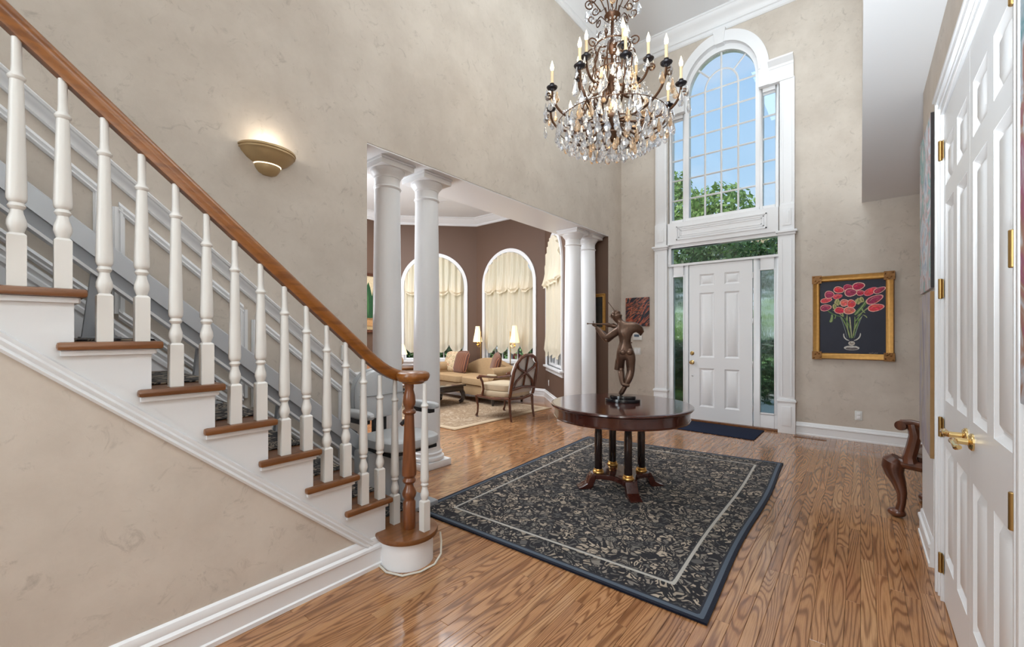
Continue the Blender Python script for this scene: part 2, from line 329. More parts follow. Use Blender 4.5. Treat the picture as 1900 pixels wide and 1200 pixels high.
M['vinylside'] = flat('grey_vinyl_piping', (.36, .37, .38), .38)
M['blackplastic'] = flat('black_plastic', (.012, .012, .013), .4)
M['aluminium'] = flat('painted_aluminium_rail', (.55, .57, .60), .38, metal=.25)
M['alushade'] = flat('grey_rail_side', (.30, .31, .33), .45, metal=.2)
M['whiteplastic'] = flat('white_plastic', (.72, .72, .70), .4)
M['screen'] = flat('lcd_screen', (.10, .14, .20), .2)
M['leather'] = flat('dark_leather_seat', (.10, .045, .03), .25, coat=.3)
M['rawedge'] = flat('ochre_canvas_edge', (.34, .20, .08), .7, bump=.4, bscale=80, var=.2, vscale=20)
M['tan'] = flat('tan_cord', (.62, .58, .50), .5)
M['grass'] = flat('lawn_grass', (.17, .33, .08), .9, var=.4, vscale=1.5)
M['drive'] = flat('grey_paving', (.36, .35, .33), .9, var=.15, vscale=2)
M['bark'] = flat('bark', (.10, .07, .045), .9, bump=1, bscale=20)
M['leaf_bright'] = leaf_mat('bright_leaf', (.10, .22, .04), (.30, .46, .13)); M['leaf_dark'] = leaf_mat('dark_leaf', (.015, .06, .016), (.07, .17, .05))
M['redflower'] = leaf_mat('red_flower_petals', (.55, .03, .05), (.85, .10, .16))
M['redpot'] = flat('red_glazed_pot', (.50, .02, .05), .3)
M['paint'] = vcol_mat('oil_paint')
M['canvasdark'] = flat('dark_blue_canvas', (.014, .016, .032), .55, var=.3, vscale=4)

# ------------------------------------------------------------------ mesh helpers
class MB:
    def __init__(s): s.v = []; s.f = []; s.sm = []
    def add(s, vs_, fs, smooth=False):
        o = len(s.v); s.v += [tuple(v) for v in vs_]
        for f in fs: s.f.append(tuple(i+o for i in f)); s.sm.append(smooth)
        return s
    def box(s, x0, y0, z0, x1, y1, z1):
        v = [(x0, y0, z0), (x1, y0, z0), (x1, y1, z0), (x0, y1, z0), (x0, y0, z1), (x1, y0, z1), (x1, y1, z1), (x0, y1, z1)]
        return s.add(v, [(3, 2, 1, 0), (4, 5, 6, 7), (0, 1, 5, 4), (1, 2, 6, 5), (2, 3, 7, 6), (3, 0, 4, 7)])
    def cbox(s, c, d):
        return s.box(c[0]-d[0]/2, c[1]-d[1]/2, c[2]-d[2]/2, c[0]+d[0]/2, c[1]+d[1]/2, c[2]+d[2]/2)
    def prism(s, poly, a, b, axis='z', smooth=False):
        # poly of 2D points, extruded from a to b along axis; x: (y,z)  y: (x,z)  z: (x,y)
        f = {'z': lambda p, t: (p[0], p[1], t), 'y': lambda p, t: (p[0], t, p[1]), 'x': lambda p, t: (t, p[0], p[1])}[axis]
        n = len(poly); v = [f(p, a) for p in poly]+[f(p, b) for p in poly]
        s.add(v, [tuple(range(n))[::-1], tuple(range(n, 2*n))])
        s.add(v, [(i, (i+1) % n, n+(i+1) % n, n+i) for i in range(n)], smooth)
        return s
    def lathe(s, prof, c=(0, 0, 0), n=24, mat=None, caps=True):
        # prof: (r, z)
        v = []; m = len(prof)
        for r, z in prof:
            for k in range(n):
                a = 2*PI*k/n; p = Vector((r*math.cos(a), r*math.sin(a), z))
                if mat: p = mat @ p
                v.append((p[0]+c[0], p[1]+c[1], p[2]+c[2]))
        f = [(i*n+k, i*n+(k+1) % n, (i+1)*n+(k+1) % n, (i+1)*n+k) for i in range(m-1) for k in range(n)]
        s.add(v, f, True)
        if caps:
            o = len(s.v)-len(v)
            s.f += [tuple(o+k for k in range(n))[::-1], tuple(o+(m-1)*n+k for k in range(n))]; s.sm += [False, False]
        return s
    def tube(s, path, r, n=8, caps=True, flat_=None, closed=False):
        # path of points, radius or list; parallel transport frame
        P = [Vector(p) for p in path]; m = len(P)
        R = r if isinstance(r, (list, tuple)) else [r]*m
        T = []
        for i in range(m):
            if closed: t = P[(i+1) % m]-P[i-1]
            else: t = P[min(i+1, m-1)]-P[max(i-1, 0)]
            if t.length < 1e-9: t = Vector((0, 0, 1))
            T.append(t.normalized())
        up = Vector((0, 0, 1)) if abs(T[0].z) < .9 else Vector((1, 0, 0))
        u = T[0].cross(up).normalized(); v = []
        for i in range(m):
            if i:
                u = u-T[i]*u.dot(T[i])
                u = u.normalized() if u.length > 1e-6 else T[i].orthogonal().normalized()
            w = T[i].cross(u)
            for k in range(n):
                a = 2*PI*k/n
                q = P[i]+(u*math.cos(a)*(1 if not flat_ else flat_)+w*math.sin(a))*R[i]; v.append(q)
        f = [(i*n+k, i*n+(k+1) % n, (i+1)*n+(k+1) % n, (i+1)*n+k) for i in range(m-1) for k in range(n)]
        if closed: f += [((m-1)*n+k, (m-1)*n+(k+1) % n, (k+1) % n, k) for k in range(n)]
        s.add(v, f, True)
        if caps and not closed:
            o = len(s.v)-len(v)
            s.f += [tuple(o+k for k in range(n))[::-1], tuple(o+(m-1)*n+k for k in range(n))]; s.sm += [False, False]
        return s
    def sweep(s, path, prof, out=None, closed=False, up=(0, 0, 1), smooth=False):
        # profile (a, b): a along side vector (t x up), b along up; mitred
        P = [Vector(p) for p in path]; m = len(P); U = Vector(up); v = []; n = len(prof)
        for i in range(m):
            a = P[i]-P[i-1] if (i or closed) else None
            b = P[(i+1) % m]-P[i] if (i < m-1 or closed) else None
            a = a.normalized() if a is not None else b.normalized(); b = b.normalized() if b is not None else a
            sa = a.cross(U).normalized(); sb = b.cross(U).normalized()
            sd = (sa+sb); sd = sd.normalized(); k = 1/max(.3, sd.dot(sa))
            t = (a+b).normalized(); uu = sd.cross(t).normalized()
            ua = sa.cross(a).normalized()
            ku = 1/max(.3, abs(uu.dot(ua)))
            for q in prof: v.append(P[i]+sd*q[0]*k+uu*q[1]*ku)
        e = m if closed else m-1
        f = [(i*n+k, i*n+(k+1) % n, ((i+1) % m)*n+(k+1) % n, ((i+1) % m)*n+k) for i in range(e) for k in range(n)]
        s.add(v, f, smooth)
        if not closed:
            o = len(s.v)-len(v); s.f += [tuple(o+k for k in range(n))[::-1], tuple(o+(m-1)*n+k for k in range(n))]; s.sm += [False, False]
        return s
    def sphere(s, c, r, n=12, m=8, sc=(1, 1, 1)):
        pr = []; v = []; f = []
        for i in range(m+1):
            a = PI*i/m
            for k in range(n):
                b = 2*PI*k/n
                v.append((c[0]+r*sc[0]*math.sin(a)*math.cos(b), c[1]+r*sc[1]*math.sin(a)*math.sin(b), c[2]-r*sc[2]*math.cos(a)))
        f = [(i*n+k, i*n+(k+1) % n, (i+1)*n+(k+1) % n, (i+1)*n+k) for i in range(m) for k in range(n)]
        return s.add(v, f, True)
    def grid(s, nu, nv, fn, smooth=True, closed_u=False):
        v = [fn(i/nu, j/nv) for j in range(nv+1) for i in range(nu+1)]
        return s.add(v, [(j*(nu+1)+i, j*(nu+1)+i+1, (j+1)*(nu+1)+i+1, (j+1)*(nu+1)+i) for j in range(nv) for i in range(nu)], smooth)
    def xf(s, mat):
        s.v = [tuple(mat @ Vector(p)) for p in s.v]; return s
    def mesh(s, name, m, bevel=0, off=None, ang=35, merge=True):
        me = bpy.data.meshes.new(name)
        vs_ = s.v if off is None else [(p[0]-off[0], p[1]-off[1], p[2]-off[2]) for p in s.v]
        me.from_pydata(vs_, [], s.f)
        me.polygons.foreach_set('use_smooth', s.sm)
        bm = bmesh.new(); bm.from_mesh(me)
        if merge: bmesh.ops.remove_doubles(bm, verts=bm.verts, dist=1e-5)
        bmesh.ops.recalc_face_normals(bm, faces=bm.faces)
        if bevel:
            ed = [e for e in bm.edges if len(e.link_faces) == 2 and e.calc_face_angle(0) > .6]
            bmesh.ops.bevel(bm, geom=ed, offset=bevel, segments=2, affect='EDGES', profile=.6, clamp_overlap=True)
            for f in bm.faces: f.smooth = True
        bm.to_mesh(me); bm.free()
        me.set_sharp_from_angle(angle=math.radians(ang))
        if m is not None: me.materials.append(m)
        return me
    def build(s, name, m, parent=None, bevel=0, world=False, ang=35, merge=True, loc=None):
        off = None
        if world and parent is not None: off = parent.get('_o', (0, 0, 0))
        elif loc is not None: off = loc
        me = s.mesh(name, m, bevel, off, ang, merge)
        o = bpy.data.objects.new(name, me); COL.objects.link(o)
        if parent is not None: o.parent = parent
        if loc is not None: o.location = loc
        return o
def link(name, me, parent=None, loc=(0, 0, 0), rot=(0, 0, 0), scale=None):
    o = bpy.data.objects.new(name, me); COL.objects.link(o); o.parent = parent; o.location = loc; o.rotation_euler = rot
    if scale: o.scale = scale
    return o
ORIG = {}
def thing(name, label, cat, loc=(0, 0, 0), rz=0, group=None):
    o = bpy.data.objects.new(name, None); COL.objects.link(o); o.location = loc; o.rotation_euler = (0, 0, rz); o.empty_display_size = .1
    o['label'] = label; o['category'] = cat
    if group: o['group'] = group
    ORIG[o.name] = loc
    return o
def tag(o, label, cat, group=None):
    o['label'] = label; o['category'] = cat
    if group: o['group'] = group
    return o
def W(mb, name, m, parent, bevel=0, ang=35):
    # build a part given in world coordinates under an unrotated thing
    off = ORIG[parent.name]; me = mb.mesh(name, m, bevel, off, ang)
    return link(name, me, parent)
def struct(name, mb, m, bevel=0, parent=None, ang=35):
    o = mb.build(name, m, parent, bevel, ang=ang)
    if parent is None: o['kind'] = 'structure'
    return o
def sgroup(name, loc=(0, 0, 0), rz=0):
    o = bpy.data.objects.new(name, None); COL.objects.link(o); o.location = loc; o.rotation_euler = (0, 0, rz); o['kind'] = 'structure'; ORIG[o.name] = loc
    return o
def arc(cx, cz, a, b, t0, t1, n):
    return [(cx+a*math.cos(t0+(t1-t0)*i/n), cz+b*math.sin(t0+(t1-t0)*i/n)) for i in range(n+1)]
# ================================================================== SETTING
LX = -3.16            # left wall face
LXB = -3.73           # living-room side of the wall with the opening
FY = 6.8              # front wall face
CZ = 6.03             # tall ceiling
SZ = 2.95             # low ceiling over the closet side
RX = .325             # closet wall face
OY0, OY1, OZ = 1.965, 6.33, 2.92   # opening with columns
LZ = 4.08             # living room ceiling
EX0, EX1 = -2.36, -.855            # entrance unit
WCX = -1.597                       # centre of the arched window

# ---- floor: oak strips, each its own board
floor = bpy.data.objects.new('floor', None); COL.objects.link(floor); floor['kind'] = 'structure'
PW = .0585
boards = []
def lay(x0, x1, y0, y1):
    x = x0; 
    while x < x1-.001:
        y = y0-random.random()*1.2
        while y < y1:
            l = random.uniform(.5, 1.55)
            a, b = max(y, y0), min(y+l, y1)
            if b-a > .04: boards.append((x, a, min(x+PW, x1), b))
            y += l
        x += PW
lay(-8.6, 1.62, -3.6, 7.42)
yaw = math.atan(647/790); fwv = (-math.sin(yaw), math.cos(yaw)); rtv = (math.cos(yaw), math.sin(yaw))
def seen(bd):
    cx, cy = (bd[0]+bd[2])/2, (bd[1]+bd[3])/2
    d = cx*fwv[0]+cy*fwv[1]; u = cx*rtv[0]+cy*rtv[1]
    if d < 1.2: 
        d2 = max(d, .01)
        return None
    px = 950+790*u/d; py = 618+790*1.34/d
    if not (150 < px < 1790 and py < 1290): return None
    if cx < -2.17 and cy < 1.5: return None
    if cx > RX: 
        if cy < 3.96: return None
    # under the rug nothing shows
    if -2.35 < cx < -.66 and bd[1] > 2.2 and bd[3] < 4.9: return None
    return d
def board_mb(mb, bd):
    g = .0005; c = .0013; x0, y0, x1, y1 = bd[0]+g, bd[1]+g, bd[2]-g, bd[3]-g
    o = len(mb.v); 
    mb.add([(x0, y0, -.008), (x1, y0, -.008), (x1, y1, -.008), (x0, y1, -.008), (x0, y0, -c), (x1, y0, -c), (x1, y1, -c), (x0, y1, -c),
            (x0+c, y0+c, 0), (x1-c, y0+c, 0), (x1-c, y1-c, 0), (x0+c, y1-c, 0)],
           [(8, 9, 10, 11), (4, 5, 9, 8), (5, 6, 10, 9), (6, 7, 11, 10), (7, 4, 8, 11), (0, 1, 5, 4), (1, 2, 6, 5), (2, 3, 7, 6), (3, 0, 4, 7)])
def pid(me, vals):
    a = me.attributes.new('pid', 'FLOAT', 'POINT'); a.data.foreach_set('value', vals)
rank = [(seen(b), b) for b in boards]
vis = sorted([r for r in rank if r[0] is not None], key=lambda r: r[0])
near = set(id(r[1]) for r in vis[:295])
rest = MB(); rv = []
for b in boards:
    if id(b) in near:
        mb = MB(); board_mb(mb, b); c = ((b[0]+b[2])/2, (b[1]+b[3])/2, 0)
        o = mb.build('plank', M['oak'], floor, loc=c, merge=False); pid(o.data, [random.random()]*12)
    else:
        if b[0] < -3.2 and b[3] < 1.5: continue
        board_mb(rest, b); rv += [random.random()]*12
o = rest.build('floor_boards', M['oak'], floor, merge=False); pid(o.data, rv); o['kind'] = 'stuff'
MB().box(-8.7, -3.7, -.06, 1.7, 7.45, -.0065).build('subfloor', M['subfloor'], floor)

# ---- walls
wl = MB()
wl.box(-3.36, -3.6, 0, LX, OY0, CZ)                      # stair wall
wl.box(LXB, OY1, 0, LX, 6.95, CZ)                        # return by the entrance
wl.box(LXB, OY0, OZ, LX, OY1, CZ)                        # over the opening
struct('wall_left', wl, M['wall'])
struct('trim_1', MB().box(LXB-.001, OY0, OZ-.012, LX-.004, OY1, OZ-.0005), M['white'])   # white soffit of the opening
struct('trim_2', MB().box(LXB-.012, OY1-.012, 0, LX-.006, OY1-.0005, OZ-.012), M['brown'])   # brown face of the far jamb
struct('trim_3', MB().box(-3.73, OY0-.22, 0, -3.362, OY0-.001, LZ).box(-3.372, -.5, 0, -3.362, OY0-.22, LZ), M['brown'])
# front wall with the tall opening for entrance and arched window
wf = MB(); T = .16
AO = .50; AB = .60; AZ = 4.99
wf.box(LX-.3, FY, 0, EX0, FY+T, CZ); wf.box(EX1, FY, 0, 1.62, FY+T, CZ)
xl, xr = EX0, EX1
wf.prism([(xl, CZ), (xl, 4.74), (WCX-AO, 4.74)]+arc(WCX, AZ, AO, AB, PI, 0, 24)+[(WCX+AO, 4.74), (xr, 4.74), (xr, CZ)], FY, FY+T, 'y')
wf.box(xl, FY, 2.70, xr, FY+T, 3.06)
struct('wall_front', wf, M['wall'])
wr = MB()
wr.box(RX, -3.6, 0, RX+.12, 1.69, SZ); wr.box(RX, 3.02, 0, RX+.12, 3.96, SZ); wr.box(RX, 1.69, 2.44, RX+.12, 3.02, SZ)
wr.box(RX+.12, 3.84, 0, 1.62, 3.96, SZ)
wr.box(1.5, 3.96, 0, 1.62, FY+T, SZ)
wr.box(.012, -3.6, SZ+.001, .13, FY, CZ)                      # upper floor wall over the low ceiling
struct('wall_right', wr, M['wall'])
struct('wall_rear', MB().box(-3.36, -3.72, 0, .5, -3.6, CZ), M['wall'])
struct('trim_4', MB().box(RX+.5, 1.6, 0, RX+.6, 3.1, 2.6), M['white'])   # back of the closet
ce = MB().box(LX-.25, -3.72, CZ, .14, FY+T, CZ+.1)
struct('ceiling', ce, M['ceil'])
struct('ceiling_hall', MB().box(.01, -3.72, SZ, 1.64, FY-.001, SZ+.25), M['ceil'])

# ---- crown mouldings
CROWN = [(0, 0), (.20, 0), (.20, -.022), (.185, -.03), (.175, -.055), (.14, -.085), (.085, -.12), (.06, -.16), (.055, -.185), (.03, -.19), (.03, -.235), (.014, -.25), (0, -.25)]
struct('trim_5', MB().sweep([(LX, -3.4, CZ), (LX, FY, CZ), (.012, FY, CZ)], CROWN), M['white'])

# ---- baseboards
BASE = [(0, 0), (.024, 0), (.024, .018), (.018, .022), (.018, .105), (.026, .112), (.024, .126), (.014, .135), (.012, .155), (.006, .165), (0, .165)]
struct('baseboard_front', MB().sweep([(-.668, FY, 0), (1.5, FY, 0)], BASE).sweep([(LX, FY, 0), (-2.575, FY, 0)], BASE), M['white'])
struct('baseboard_left', MB().sweep([(LX, OY1-.012, 0), (LX, FY-.02, 0)], BASE), M['white'])
rb = MB().sweep([(1.5, 3.96, 0), (RX, 3.96, 0), (RX, 3.405, 0)], BASE)
rb.sweep([(RX, 1.60, 0), (RX, -3.6, 0)], BASE)
struct('baseboard_right', rb, M['white'])
# white board at the foot of the closet wall end
struct('trim_6', MB().box(RX-.004, 3.40, .15, RX-.0005, 3.962, .70).box(RX-.004, 3.9605, .15, RX+.10, 3.964, .70), M['white'])

# ---- entrance surround: pilasters, frieze, arch, cornice
su = sgroup('trim_7')
def part(mb, name, m, parent, bevel=0, ang=35): return mb.build(name, m, parent, bevel, ang=ang)
for x0, x1 in ((-2.57, -2.36), (-.868, -.668)):
    p = MB()
    p.box(x0, FY-.075, 0, x1, FY, .42)
    part(p, 'plinth_block', M['white'], su, .004)
    part(MB().box(x0+.045, FY-.082, .10, x1-.045, FY-.075, .36), 'plinth_panel', M['white'], su, .003)
    part(MB().box(x0-.012, FY-.09, .42, x1+.012, FY, .44).box(x0-.005, FY-.083, .44, x1+.005, FY, .455), 'plinth_cap', M['white'], su, .003)
    part(MB().box(x0+.008, FY-.058, .455, x1-.008, FY, 2.66), 'pilaster', M['white'], su, .003)
    part(MB().box(x0+.04, FY-.064, .50, x0+.052, FY-.058, 2.60).box(x1-.052, FY-.064, .50, x1-.04, FY-.058, 2.60), 'pilaster_bead', M['white'], su)
    part(MB().box(x0-.004, FY-.075, 2.66, x1+.004, FY, 2.69).box(x0-.022, FY-.10, 2.69, x1+.022, FY, 2.72), 'capital', M['white'], su, .004)
    # upper block and pilaster
    u0, u1 = x0+.02, x1-.01
    part(MB().box(u0, FY-.08, 2.72, u1, FY, 3.06), 'frieze_block', M['white'], su, .004)
    part(MB().box(u0+.035, FY-.09, 2.78, u1-.035, FY-.08, 3.00), 'block_panel', M['white'], su, .006)
    part(MB().box(u0+.058, FY-.094, 2.815, u1-.058, FY-.088, 2.965), 'block_panel', M['white'], su, .004)
    part(MB().box(u0, FY-.06, 3.06, u1, FY, 4.76), 'upper_pilaster', M['white'], su, .003)
    part(MB().box(u0+.03, FY-.066, 3.10, u0+.042, FY-.06, 4.72).box(u1-.042, FY-.066, 3.10, u1-.03, FY-.06, 4.72), 'upper_pilaster_bead', M['white'], su)
# frieze board with sunk panels
part(MB().box(-2.36, FY-.05, 2.72, -.865, FY, 3.06), 'frieze', M['white'], su, .003)
for i, w_, d in ((.0, .016, .014), (.034, .012, .010), (.062, .010, .008)):
    x0, x1, z0, z1 = -2.22+i, -1.0-i, 2.785+i, 2.995-i; y0, y1 = FY-.05-d, FY-.0495
    part(MB().box(x0, y0, z0, x1, y1, z0+w_).box(x0, y0, z1-w_, x1, y1, z1).box(x0, y0, z0, x0+w_, y1, z1).box(x1-w_, y0, z0, x1, y1, z1), 'frieze_panel', M['white'], su)
# arch casing with keystone
IA, IB, OA, OB = .50, .585, .63, .745
def ring(ia, ib, oa, ob, y0, y1, zlo=None):
    mb = MB(); n = 40
    I = arc(WCX, AZ, ia, ib, PI, 0, n); O = arc(WCX, AZ, oa, ob, PI, 0, n)
    if zlo is not None:
        I = [(WCX-ia, zlo)]+I+[(WCX+ia, zlo)]; O = [(WCX-oa, zlo)]+O+[(WCX+oa, zlo)]
    m = len(I); v = [(p[0], y0, p[1]) for p in I]+[(p[0], y0, p[1]) for p in O]+[(p[0], y1, p[1]) for p in I]+[(p[0], y1, p[1]) for p in O]
    f = []
    for i in range(m-1):
        f += [(i, i+1, m+i+1, m+i), (2*m+i, 3*m+i, 3*m+i+1, 2*m+i+1), (i, 2*m+i, 2*m+i+1, i+1), (m+i, m+i+1, 3*m+i+1, 3*m+i)]
    f += [(0, m, 3*m, 2*m), (m-1, 2*m-1+m*2-m+m-m, 0, 0)] if False else [(0, m, 3*m, 2*m), (m-1, 3*m-1, 4*m-1, 2*m-1)]
    mb.add(v, f, False); return mb
part(ring(IA, IB, OA, OB, FY-.075, FY, 4.745), 'arch_casing', M['white'], su, ang=50)
part(ring(IA, IB, IA+.025, IB+.03, FY-.088, FY-.074), 'arch_bead', M['white'], su, ang=50)
part(MB().prism([(WCX-.055, AZ+IB-.02), (WCX+.055, AZ+IB-.02), (WCX+.085, AZ+OB+.035), (WCX-.085, AZ+OB+.035)], FY-.10, FY, 'y'), 'keystone', M['white'], su, .004)
# entablature over the side lights
for x0, x1, s in ((-2.56, WCX-OA+.01, -1), (WCX+OA-.01, -.678, 1)):
    part(MB().box(x0+.01 if s < 0 else x0, FY-.07, 4.74, x1 if s < 0 else x1-.01, FY, 4.93), 'entablature', M['white'], su, .003)
    cr = [(0, 0), (.075, 0), (.08, .03), (.10, .045), (.135, .075), (.145, .085), (.145, .105), (0, .105)]
    if s > 0: cp = [(x0, FY, 4.93), (x1-.01, FY, 4.93)]
    else: cp = [(x0+.01, FY, 4.93), (x1, FY, 4.93)]
    part(MB().sweep(cp, cr), 'cornice', M['white'], su)

# ---- upper arched window
w1 = sgroup('window_1')
CA, CB = .452, .505                 # clear half width and height of the arch
WY0, WY1 = FY+.0, FY+.11
part(ring(CA, CB, IA+.004, IB+.004, WY0, WY1, 3.06), 'arch_frame', M['white'], w1, ang=50)
part(MB().box(WCX-IA, WY0-.012, 3.06, WCX+IA, WY1, 3.11), 'bottom_rail', M['white'], w1, .003)
SL = ((-2.345, WCX-IA), (WCX+IA, -.865))
for x0, x1 in SL:
    f = MB().box(x0, WY0, 3.06, x0+.04, WY1, 4.745).box(x1-.04, WY0, 3.06, x1, WY1, 4.745).box(x0+.04, WY0, 3.06, x1-.04, WY1, 3.11).box(x0+.04, WY0, 4.69, x1-.04, WY1, 4.745)
    part(f, 'side_frame', M['white'], w1, .003)
MU = .011
zr = [3.11+(AZ-3.11)*i/6 for i in range(7)]
ym = FY+.045
def bar(p, q, name='muntin'):
    part(MB().tube([(p[0], ym, p[1]), (q[0], ym, q[1])], MU*1.25, 4, True), name, M['white'], w1)
xs = [WCX-CA+2*CA*i/4 for i in range(5)]
for i in (1, 3): bar((xs[i], 3.11), (xs[i], AZ))
bar((xs[2], 3.11), (xs[2], AZ+CB))
for z in zr[1:]: bar((WCX-CA, z), (WCX+CA, z))
hub = arc(WCX, AZ, CA*.5, CB*.52, PI, 0, 18)
part(MB().tube([(p[0], ym, p[1]) for p in hub], MU*1.25, 4), 'arch_muntin', M['white'], w1)
for a in (45, 135):
    c, s_ = math.cos(math.radians(a)), math.sin(math.radians(a))
    bar((WCX+CA*.5*c, AZ+CB*.52*s_), (WCX+CA*c, AZ+CB*s_))
yg = FY+.052
for i in range(4):
    for j in range(6):
        part(MB().box(xs[i], yg, zr[j], xs[i+1], yg+.004, zr[j+1]), 'pane', M['glass'], w1)
def sect(ai, bi, ao, bo, t0, t1):
    I = arc(WCX, AZ, ai, bi, t0, t1, 8); O = arc(WCX, AZ, ao, bo, t1, t0, 8)
    poly = I+O if ai > 0 else [(WCX, AZ)]+O
    part(MB().prism(poly, yg, yg+.004, 'y'), 'pane', M['glass'], w1)
for t0, t1 in ((0, PI/2), (PI/2, PI)): sect(0, 0, CA*.5, CB*.52, t0, t1)
for k in range(4): sect(CA*.5, CB*.52, CA, CB, k*PI/4, (k+1)*PI/4)
for x0, x1 in SL:
    zz = [3.11]+[z for z in zr[1:6]]+[4.69]
    for z in zz[1:-1]: bar((x0+.04, z), (x1-.04, z))
    for a, b in zip(zz[:-1], zz[1:]): part(MB().box(x0+.04, yg, a, x1-.04, yg+.004, b), 'pane', M['glass'], w1)

# ---- entrance unit: frame, transom, side lights, door
tr = sgroup('window_2')
f = MB().box(EX0, FY-.02, 2.385, EX1, FY+.12, 2.42).box(EX0, FY-.02, 2.67, EX1, FY+.12, 2.72).box(EX0, FY-.02, 2.42, EX0+.045, FY+.12, 2.67).box(EX1-.02, FY-.02, 2.42, EX1, FY+.12, 2.67)
part(f, 'frame', M['white'], tr, .003)
part(MB().box(EX0+.045, FY+.05, 2.42, EX1-.02, FY+.056, 2.67), 'pane', M['glass'], tr)
DX0, DX1 = -2.045, -1.183
for n, (x0, x1, g0, g1) in (('window_3', (EX0, DX0-.012, -2.280, -2.130)), ('window_4', (DX1+.012, EX1, -1.085, -.918))):
    s_ = sgroup(n); f = MB()
    y0, y1 = FY+.0, FY+.06
    zb, zt = .235, 2.215
    f.box(x0, y0, .03, g0, y1, 2.385).box(g1, y0, .03, x1, y1, 2.385).box(g0, y0, .03, g1, y1, zb).box(g0, y0, zt, g1, y1, 2.385)
    part(f, 'frame', M['white'], s_, .002)
    b = MB(); e = .018
    b.box(g0-e, y0-.012, zb-e, g0, y0, zt+e).box(g1, y0-.012, zb-e, g1+e, y0, zt+e).box(g0, y0-.012, zb-e, g1, y0, zb).box(g0, y0-.012, zt, g1, y0, zt+e)
    part(b, 'glazing_bead', M['white'], s_, .003)
    part(MB().box(g0, y0+.025, zb, g1, y0+.031, zt), 'pane', M['rainglass'], s_)
struct('trim_8', MB().box(EX0, FY-.045, 0, EX1, FY+.14, .028), M['tread_oak'], .004)      # oak threshold

def panel_door(root, w, h, cols, rows, m, t=.045, rec=.017):
    # local frame: face towards -y, x along the width, base at z=0
    b = MB().box(0, rec, 0, w, t, h)
    xs = [0]+[v for c in cols for v in c]+[w]; zs = [0]+[v for r in rows for v in r]+[h]
    for i in range(0, len(xs), 2): b.box(xs[i], 0, 0, xs[i+1], rec+.001, h)
    for c in cols:
        for j in range(0, len(zs), 2): b.box(c[0], 0, zs[j], c[1], rec+.001, zs[j+1])
    for c in cols:
        for r in rows:
            e = .020; x0, x1, z0, z1 = c[0], c[1], r[0], r[1]
            o = [(x0, .0015, z0), (x1, .0015, z0), (x1, .0015, z1), (x0, .0015, z1), (x0+e, rec, z0+e), (x1-e, rec, z0+e), (x1-e, rec, z1-e), (x0+e, rec, z1-e)]
            b.add(o, [(0, 1, 5, 4), (1, 2, 6, 5), (2, 3, 7, 6), (3, 0, 4, 7)])
    b.build('slab', m, root)
    for c in cols:
        for r in rows:
            i0, i1 = .026, min(.052, (c[1]-c[0])*.28)
            x0, x1, z0, z1 = c[0], c[1], r[0], r[1]
            o = [(x0+i0, rec+.001, z0+i0), (x1-i0, rec+.001, z0+i0), (x1-i0, rec+.001, z1-i0), (x0+i0, rec+.001, z1-i0),
                 (x0+i1, .003, z0+i1), (x1-i1, .003, z0+i1), (x1-i1, .003, z1-i1), (x0+i1, .003, z1-i1)]
            MB().add(o, [(0, 1, 5, 4), (1, 2, 6, 5), (2, 3, 7, 6), (3, 0, 4, 7), (4, 5, 6, 7)]).build('panel', m, root)
d1 = sgroup('door_1', (DX0, FY+.005, .03))
DW = DX1-DX0
panel_door(d1, DW, 2.35, [(.15, .36), (.50, .70)], [(.20, .78), (.945, 1.92), (2.03, 2.20)], M['white'])
ROT_Y = Matrix.Rotation(PI/2, 4, 'X')
def knob(root, x, z, m=None):
    m = m or M['brass']
    MB().lathe([(.0, 0), (.033, 0), (.033, .004), (.026, .010), (.012, .012), (.012, .03), (.024, .04), (.029, .052), (.024, .064), (.0, .068)], (x, 0, z), 20, ROT_Y).build('door_knob', m, root)
knob(d1, .045, .865)
MB().lathe([(0, 0), (.031, 0), (.031, .006), (.022, .014), (.0, .015)], (.045, 0, 1.005), 20, ROT_Y).box(.039, -.032, .992, .051, -.012, 1.018).build('deadbolt', M['brass'], d1)
MB().lathe([(0, 0), (.012, 0), (.010, .012), (0, .014)], (.045, 0, .66), 12, ROT_Y).build('door_stop', M['chrome'], d1)
for z in (.25, .87, 1.48, 2.13):
    MB().lathe([(.006, -.045), (.007, -.043), (.007, .043), (.006, .045)], (DW+.006, -.004, z), 10).build('hinge', M['chrome'], d1)

# ---- closet double door and its casing
cas = sgroup('trim_9')
CY0, CY1, CH = 1.70, 3.01, 2.43
CASE = [(0, 0), (.11, 0), (.11, .024), (.098, .028), (.09, .018), (.06, .016), (.05, .024), (.04, .018), (.012, .014), (0, .010)]
def casing_path(y0, y1, h):
    return [(RX, y1, 0), (RX, y1, h), (RX, y0, h), (RX, y0, 0)]
# mitred casing: side vector points away from the opening
def casing(wid, thk, y0, y1, h, steps):
    mb = MB()
    for a, b, t in steps:
        mb.box(RX-t, y1+a, 0, RX, y1+b, h+b); mb.box(RX-t, y0-b, 0, RX, y0-a, h+b); mb.box(RX-t, y0-a, h+a, RX, y1+a, h+b)
    return mb
part(casing(.1, .02, CY0, CY1, CH, [(0, .012, .016), (.012, .05, .012), (.05, .062, .02), (.062, .088, .016), (.088, .112, .027)]), 'door_casing', M['white'], cas, .002)
part(MB().box(RX-.035, CY0-.125, CH+.112, RX, CY1+.125, CH+.128).box(RX-.028, CY0-.118, CH+.100, RX, CY1+.118, CH+.112), 'door_cap', M['white'], cas, .002)
part(MB().box(RX-.004, CY1-.0005, 0, RX+.12, CY1+.012, CH+.01).box(RX-.004, CY0-.012, 0, RX+.12, CY0+.0005, CH+.01).box(RX-.004, CY0, CH-.001, RX+.12, CY1, CH+.01), 'door_jamb', M['white'], cas)
LWID = (CY1-CY0)/2-.004
rowsC = [(.225, .775), (1.0, 1.96), (2.05, 2.255)]
